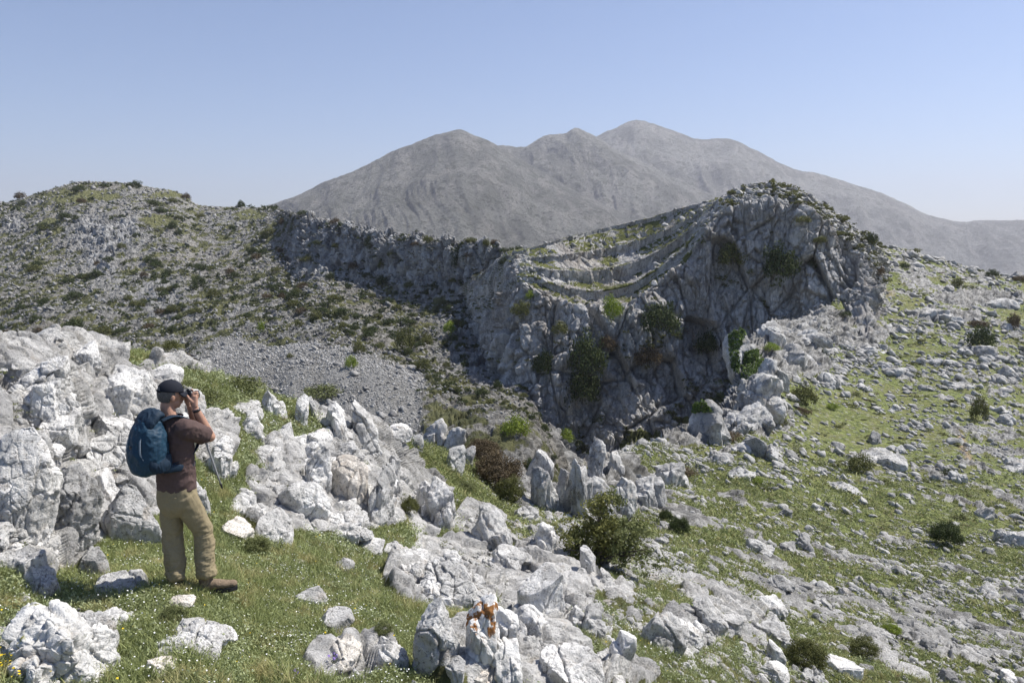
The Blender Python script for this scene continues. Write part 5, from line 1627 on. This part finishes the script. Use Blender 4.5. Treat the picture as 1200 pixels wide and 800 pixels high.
hc = vec(-.118, .075, 1.715)                 # head centre
RH = np.stack([hr, hf, up], 1)               # columns: local axes
tilt_ = np.array(Matrix.Rotation(math.radians(-8), 3, 'X'))
RHt = RH @ tilt_
def H_(x, y, z): return hc + RHt @ vec(x, y, z)
sh_r = tc + tr * .185 + up * 1.455; sh_l = tc - tr * .185 + up * 1.465
el_r = vec(.175, .085, 1.345); wr_r = vec(.078, .035, 1.605)
camc = H_(0.0, .150, .005)
el_l = vec(.03, .36, 1.34); wr_l = camc - hr * .085 - up * .10 + hf * .02
hip_r = tc + tr * .085 + up * .90; hip_l = tc - tr * .085 + up * .90
kn_r = vec(.085, .09, .50); an_r = vec(.105, .04, .10)
kn_l = vec(-.165, .09, .50); an_l = vec(-.135, .03, .10)
body = [
    ell(H_(0, -.008, .02), (.077, .097, .10), RHt), ell(H_(0, .025, -.055), (.055, .065, .06), RHt),
    ell(H_(0, .062, -.085), (.028, .022, .020), RHt), ell(H_(0, .10, -.022), (.012, .018, .022), RHt), ell(H_(0, .088, -.055), (.024, .014, .010), RHt),
    ell(H_(.078, -.005, -.015), (.009, .018, .030), RHt), ell(H_(-.078, -.005, -.015), (.009, .018, .030), RHt),
    ell(H_(.032, .082, .012), (.014, .012, .008), RHt), ell(H_(-.032, .082, .012), (.014, .012, .008), RHt),
    limb([tc + up * 1.46 + tf * .0, H_(0, -.02, -.10), H_(0, -.01, -.03)], [.068, .056, .056]),
    limb([tc + up * .90, tc + up * 1.05, tc + up * 1.25, tc + up * 1.42, tc + up * 1.50], [(.14, .10), (.13, .095), (.15, .10), (.16, .10), (.07, .06)], side=tr),
    limb([sh_r, (sh_r + el_r) / 2 + up * .01, el_r], [.058, .052, .043]), limb([el_r, el_r * .6 + wr_r * .4, wr_r], [.043, .040, .026]),
    limb([sh_l, (sh_l + el_l) / 2, el_l], [.058, .050, .043]), limb([el_l, el_l * .6 + wr_l * .4, wr_l], [.043, .040, .026]),
    limb([hip_r, kn_r, an_r, an_r - up * .06], [.085, .055, .04, .04]), limb([hip_l, kn_l, an_l, an_l - up * .06], [.085, .055, .04, .04]),
    ell(el_r, (.044, .044, .044)), ell(el_l, (.044, .044, .044)),
]
def hand(wr, grip, out_, s):
    """palm behind the grip end of the camera, fingers closing round its front, thumb at its back"""
    P_ = []
    k0 = grip + out_ * .022 + hf * .006
    P_.append(limb([wr, wr * .5 + (k0 - up * .03) * .5, k0], [(.026, .018), (.036, .017), (.034, .014)], side=up + hf * .3))
    L = [.9, 1.05, 1.0, .8]
    for i in range(4):
        kn = k0 + up * (.030 - .019 * i) + hf * .008
        a = kn + hf * .026 * L[i] + out_ * .004
        b = a + hf * .006 - out_ * .022 * L[i]
        c = b - hf * .004 - out_ * .020 * L[i]
        P_.append(limb([k0 - up * (.019 * (i - 1.2)) * .6 - hf * .01, kn, a, b, c], [.011, .0105, .0095, .0088, .0075], 4, side=up, seg=12))
    th0 = wr * .55 + k0 * .45 - hf * .008
    P_.append(limb([th0, k0 - up * .022 - hf * .030, k0 - hf * .040 - out_ * .018 + up * .002, k0 - hf * .038 - out_ * .042 + up * .008], [.014, .012, .0105, .008], 4, seg=12))
    return P_
body += hand(wr_r, camc + hr * .060, hr, 1)
body += hand(wr_l, camc - hr * .060, -hr, -1)
fuse('body', body, .0048, skin, walker, 2)
# hair below the cap
def clip_shell(c, r, R, keep):
    v, f = ico(5); vv = v * np.array(r)
    ok = keep(v); fk = ok[f].all(1)
    return (vv @ R.T) + c, f[fk]
V, F = clip_shell(H_(0, -.012, .012), (.082, .100, .103), RHt, lambda v: (v[:, 1] < .25 - .0 * v[:, 2]) & (v[:, 2] > -.72) & ((v[:, 1] < -.05) | (v[:, 2] > -.25)))
V = V + (fbm(V * 90, 3) * .003)[:, None]
link('hair', mesh_np('hair', V, F), hair_m, walker)
# cap: crown, peak, rear strap over its opening
V, F = clip_shell(H_(0, -.008, .034), (.088, .106, .098), RHt, lambda v: (v[:, 2] > -.05) & ~((v[:, 1] < -.5) & (((v[:, 0]) / .42) ** 2 + ((v[:, 2] - .02) / .38) ** 2 < 1)))
cap = link('cap', mesh_np('cap', V, F), cap_m, walker)
sm = cap.modifiers.new('t', 'SOLIDIFY'); sm.thickness = .004
br = []
for j in range(9):
    t = j / 8
    for i in range(17):
        a = math.radians(-62 + 124 * i / 16)
        br.append(H_(math.sin(a) * (.084 + .006 * t), math.cos(a) * .098 + t * .068 * math.cos(a) ** .6 - .008, .036 - .018 * t - .020 * math.sin(a) ** 2 * (0.4 + t)))
bf = [(j * 17 + i, j * 17 + i + 1, (j + 1) * 17 + i + 1, (j + 1) * 17 + i) for j in range(8) for i in range(16)]
pk = link('peak', mesh_np('peak', np.array(br), np.array(bf)), cap_m, cap)
sm = pk.modifiers.new('t', 'SOLIDIFY'); sm.thickness = .004
st_ = [H_(math.sin(a) * .0885, -math.cos(a) * .108 - .008, .034) for a in np.linspace(-.55, .55, 9)]
link('strap', mesh_np('strap', *tube_e(st_, [(.010, .002)] * 9, side=up, seg=10)), cap_m, cap)
ar = [H_(.034 * math.sin(a), -.094 - .012 * (1 - math.cos(a) ** 2) * 0, .036 + .034 * math.cos(a)) + RHt @ vec(0, -.006 * (1 - .5 * math.cos(a)), 0) for a in np.linspace(-1.5, 1.5, 13)]
link('trim', mesh_np('trim', *tube_e(ar, [.0028] * 13, side=up, seg=8)), web_m, cap)
bt = H_(0, -.008, .133)
link('button', mesh_np('button', *ell(bt, (.008, .008, .004))), cap_m, cap)

def folds(scale, amp, axis=(1, 1, .45)):
    def f(co):
        q = co * np.array(axis, f32) * scale
        return 1.35 * amp * (fbm(q + .6 * fbm(q * .5 + 7, 2)[:, None], 3, .5, ridged=True) - .1)
    return f
shirt = [
    limb([tc + up * .925 - tf * .0, tc + up * 1.0, tc + up * 1.12, tc + up * 1.27, tc + up * 1.38, tc + up * 1.455, tc + up * 1.505, tc + up * 1.545 + hf * .01],
         [(.182, .135), (.180, .136), (.176, .134), (.188, .130), (.198, .125), (.190, .108), (.125, .085), (.066, .064)], side=tr, seg=30),
    limb([sh_r - tr * .05, sh_r, sh_r + (el_r - sh_r) * .45, sh_r + (el_r - sh_r) * .80], [.078, .080, .078, .078], side=up),
    limb([sh_l + tr * .05, sh_l, sh_l + (el_l - sh_l) * .45, sh_l + (el_l - sh_l) * .80], [.078, .080, .078, .078], side=up),
]
sh = fuse('shirt', shirt, .007, shirt_m, walker, 5, folds(11, .010, (1, 1, .9)))
link('collar', mesh_np('collar', *tube_e([tc + up * 1.545 + hf * .008 + (tr * math.cos(a) + tf * math.sin(a)) * .066 for a in np.linspace(0, 2 * math.pi, 25)], [.009] * 25, seg=8)), shirt_m, sh)
trou = [
    limb([tc + up * .70, tc + up * .80, tc + up * .90, tc + up * .985], [(.10, .10), (.182, .142), (.180, .140), (.165, .122)], side=tr, seg=30),
    limb([hip_r - up * .02, hip_r * .5 + kn_r * .5, kn_r, kn_r * .45 + an_r * .55, an_r + up * .045], [(.104, .110), (.092, .098), (.072, .078), (.068, .075), (.066, .074)]),
    limb([hip_l - up * .02, hip_l * .5 + kn_l * .5, kn_l, kn_l * .45 + an_l * .55, an_l + up * .045], [(.104, .110), (.092, .096), (.072, .078), (.068, .074), (.064, .072)]),
]
def tfold(co):
    low = np.clip((.75 - co[:, 2]) / .6, 0, 1)
    return folds(9, .013, (1, 1, .8))(co) * (.6 + low) + folds(20, .009, (.5, .5, 1.6))(co) * low
tro = fuse('trousers', trou, .0065, trous_m, walker, 4, tfold)
# back pocket flap
pc = tc + tr * .095 - tf * .118 + up * .885
link('pocket', mesh_np('pocket', *tube_e([pc - tr * .055 - up * .012, pc + up * 0.0 - tf * .004, pc + tr * .05 + tf * .018 + up * .004], [(.006, .004)] * 3, side=up, seg=8)), trous_m, tro)
def boot(nm, an, d, mat, label=None):
    s = vec(d[1], -d[0], 0)
    R = np.stack([s, d, up], 1)
    def at_(x, y, z): return vec(an[0], an[1], 0) + R @ vec(x, y, z)
    b = fuse('boot', [
        limb([at_(0, -.055, .055), at_(0, .03, .06), at_(0, .12, .05), at_(0, .205, .042)], [(.040, .045), (.044, .048), (.049, .036), (.036, .028)], side=s),
        limb([at_(0, -.012, .05), at_(0, -.012, .11), at_(0, -.012, .17)], [(.046, .056), (.045, .054), (.052, .060)], side=s),
        ell(at_(0, .20, .045), (.040, .045, .030), R)], .006, mat, walker, 3, folds(28, .003))
    so_ = []
    outl = [(-.035, -.085), (-.043, -.04), (-.036, .02), (-.046, .12), (-.044, .19), (-.022, .245), (.022, .245), (.044, .19), (.048, .12), (.038, .02), (.043, -.04), (.035, -.085), (0, -.10)]
    outl = outl[::-1]
    n = len(outl)
    V = np.array([at_(x * 1.04, y, z) for z in (-.012, .026) for x, y in outl])
    bm = bmesh.new()
    vs = [bm.verts.new(v) for v in V]
    bm.faces.new(vs[:n][::-1]); bm.faces.new(vs[n:])
    for i in range(n): bm.faces.new((vs[i], vs[(i + 1) % n], vs[n + (i + 1) % n], vs[n + i]))
    bmesh.ops.recalc_face_normals(bm, faces=bm.faces)
    bmesh.ops.bevel(bm, geom=bm.edges[:], offset=.004, segments=2, affect='EDGES')
    me = bpy.data.meshes.new('sole'); bm.to_mesh(me); bm.free()
    link('sole', me, sole_m, b)
    lc = [at_(x, y, z) for x, y, z in [(-.02, .03, .118), (.022, .045, .108), (-.022, .06, .100), (.022, .078, .094), (-.02, .095, .090), (.02, .11, .086)]]
    link('lace', mesh_np('lace', *tube_e(lc, [.003] * 6, seg=6)), blk_m, b)
    if label: b['label'] = label
boot('boot', an_r, vec(.985, .12, 0) / np.linalg.norm([.985, .12]), boot_m, 'light brown suede boot pointing right')
boot('boot', an_l, vec(-.12, .99, 0), dboot_m, 'dark shaded boot pointing away')
# wrist band
wb = wr_r * .93 + el_r * .07
dd = (el_r - wr_r) / np.linalg.norm(el_r - wr_r)
link('wristwatch', mesh_np('wristwatch', *tube_e([wb - dd * .010, wb + dd * .010], [.0325, .0325], seg=20)), blk_m, walker)

# ---- camera in the hands
ce = empty('camera', Vector(feet) + Vector(camc)); tag(ce, 'small black camera held up to the walker\'s eye', 'camera')
def box_r(name, c, half, R, mat, parent, bev=.004):
    bm = bmesh.new(); bmesh.ops.create_cube(bm, size=2)
    for v in bm.verts: v.co = Vector(np.asarray(c) + R @ (np.array(v.co[:]) * np.array(half)))
    bmesh.ops.bevel(bm, geom=bm.edges[:], offset=bev, segments=3, affect='EDGES')
    me = bpy.data.meshes.new(name); bm.to_mesh(me); bm.free()
    for p in me.polygons: p.use_smooth = True
    return link(name, me, mat, parent)
Z3 = vec(0, 0, 0)
box_r('camera_body', Z3 + hf * .0, (.062, .018, .036), RH, blk_m, ce, .006)
box_r('viewfinder', Z3 + up * .042 - hf * .004, (.020, .018, .012), RH, blk_m, ce, .004)
link('lens', mesh_np('lens', *tube_e([hf * .015, hf * .05, hf * .052, hf * .075], [.030, .030, .034, .034], seg=24)), blk_m, ce)
# ---- rucksack
pe = empty('backpack', Vector(feet) + Vector(tc)); tag(pe, 'teal blue hiking rucksack on the walker\'s back', 'backpack')
RT = np.stack([tr, tf, up], 1)
def K(x, y, z): return RT @ vec(x * .84, y if y > -.16 else -.15 + (y + .15) * .68, 0) + up * (1.125 + (z - 1.02) * .80)           # relative to torso axis, y negative is behind
pack = [
    limb([K(0, -.255, 1.02), K(0, -.270, 1.07), K(0, -.275, 1.22), K(0, -.262, 1.38), K(0, -.235, 1.50), K(0, -.205, 1.575)],
         [(.10, .075), (.158, .135), (.166, .148), (.150, .132), (.115, .10), (.06, .05)], side=tr, seg=30),
]
def kfold(co): return folds(9, .012, (1, 1, .7))(co) + .003 * perlin(co * 40)
pk_ = fuse('pack_bag', pack, .007, blue_m, pe, 4, kfold)
fuse('lid', [limb([K(0, -.345, 1.43), K(0, -.28, 1.535), K(0, -.19, 1.60), K(0, -.13, 1.59)], [(.095, .022), (.12, .055), (.115, .05), (.09, .02)], side=tr)], .006, dblue_m, pe, 4, folds(14, .007))
fuse('front_pocket', [limb([K(0, -.375, 1.07), K(0, -.405, 1.12), K(0, -.405, 1.22), K(0, -.385, 1.30)], [(.07, .02), (.115, .040), (.11, .038), (.075, .012)], side=tr)], .006, blue_m, pe, 4, folds(16, .006))
for s in (-1, 1):
    fuse('side_pocket', [limb([K(s * .150, -.25, 1.05), K(s * .172, -.25, 1.12), K(s * .17, -.25, 1.20)], [(.045, .08), (.035, .10), (.016, .10)], side=tr)], .006, dblue_m, pe, 3, folds(18, .004))
    # shoulder strap: from the top of the bag over the shoulder to the lower side
    sp = [K(s * .075, -.15, 1.53), K(s * .10, -.05, 1.565), K(s * .125, .06, 1.515), K(s * .135, .138, 1.40), K(s * .150, .140, 1.25), K(s * .195, .03, 1.13), K(s * .17, -.16, 1.08)]
    link('shoulder_strap', mesh_np('shoulder_strap', *limb(sp, [(.028, .008), (.034, .010), (.034, .010), (.034, .010), (.022, .006), (.012, .004), (.012, .003)], 6, side=tr, seg=14)), dblue_m, pe)
    link('webbing', mesh_np('webbing', *limb([K(s * .085, -.375, 1.45), K(s * .10, -.44, 1.36), K(s * .115, -.455, 1.25), K(s * .155, -.40, 1.12)], [(.011, .005)] * 4, 6, side=tr, seg=8)), web_m, pe)
    hb = [K(s * .16, -.20, 1.05), K(s * .20, -.05, 1.04), K(s * .175, .08, 1.03), K(s * .06, .15, 1.02), K(0, .158, 1.02)]
    link('hip_belt', mesh_np('hip_belt', *limb(hb, [(.008, .035), (.008, .03), (.006, .02), (.005, .013), (.005, .013)], 5, side=tr, seg=12)), dblue_m, pe)
link('webbing', mesh_np('webbing', *limb([K(0.0, -.385, 1.47), K(0, -.455, 1.37), K(.005, -.485, 1.25), K(0, -.485, 1.14)], [(.011, .005)] * 4, 6, side=tr, seg=8)), web_m, pe)
link('webbing', mesh_np('webbing', *limb([K(-.15, -.33, 1.36), K(-.07, -.43, 1.39), K(.03, -.445, 1.385), K(.145, -.36, 1.37)], [(.005, .012)] * 4, 6, side=tr, seg=8)), web_m, pe)
box_r('buckle', K(0.0, -.480, 1.30), (.020, .008, .015), RT, blk_m, pe, .003)
link('haul_loop', mesh_np('haul_loop', *limb([K(-.03, -.14, 1.56), K(-.025, -.15, 1.605), K(.025, -.15, 1.605), K(.03, -.14, 1.56)], [.007] * 4, 5, seg=8)), dblue_m, pe)
ps_ = [K(-.19, -.30, 1.25), K(-.26, -.33, 1.22), K(-.31, -.335, 1.20)]
link('loose_strap', mesh_np('loose_strap', *limb(ps_, [(.014, .004), (.010, .004), (.012, .003)], 4, side=up, seg=8)), dblue_m, pe)
# ---- trekking pole hanging from the wrist
te = empty('trekking_pole', Vector(feet) + Vector(wr_r)); tag(te, 'grey folding trekking pole hanging from the walker\'s wrist', 'trekking pole')
a0 = vec(-.02, .05, -.02); a1 = vec(.170, .10, -.735)
dv_ = (a1 - a0)
link('grip', mesh_np('grip', *limb([a0, a0 + dv_ * .08, a0 + dv_ * .20], [.013, .016, .012], 4, seg=12)), blk_m, te)
link('shaft', mesh_np('shaft', *limb([a0 + dv_ * .20, a0 + dv_ * .6, a0 + dv_ * .93], [.0095, .0085, .0075], 3, seg=12)), alu_m, te)
link('clamp', mesh_np('clamp', *limb([a0 + dv_ * .34, a0 + dv_ * .39], [.014, .014], 2, seg=12)), blk_m, te)
link('tip', mesh_np('tip', *limb([a0 + dv_ * .93, a0 + dv_ * .97, a0 + dv_], [.010, .008, .003], 3, seg=10)), blk_m, te)
link('wrist_loop', mesh_np('wrist_loop', *limb([a0 + dv_ * .02, a0 * .5 + vec(.03, .02, .0), vec(.02, -.02, -.01), vec(-.01, .02, .0), a0 + dv_ * .03], [(.006, .002)] * 5, 5, side=up, seg=8)), blk_m, te)

for o in (walker,):
    o.rotation_euler = (0, 0, math.radians(11)); o.scale = (1.015,) * 3
_c = Matrix.Translation(feet) @ Matrix.Rotation(math.radians(11), 4, 'Z') @ Matrix.Scale(1.015, 4) @ Matrix.Translation(-Vector(feet))
for o in (ce, pe, te):
    o.matrix_world = _c @ Matrix.Translation(o.location)
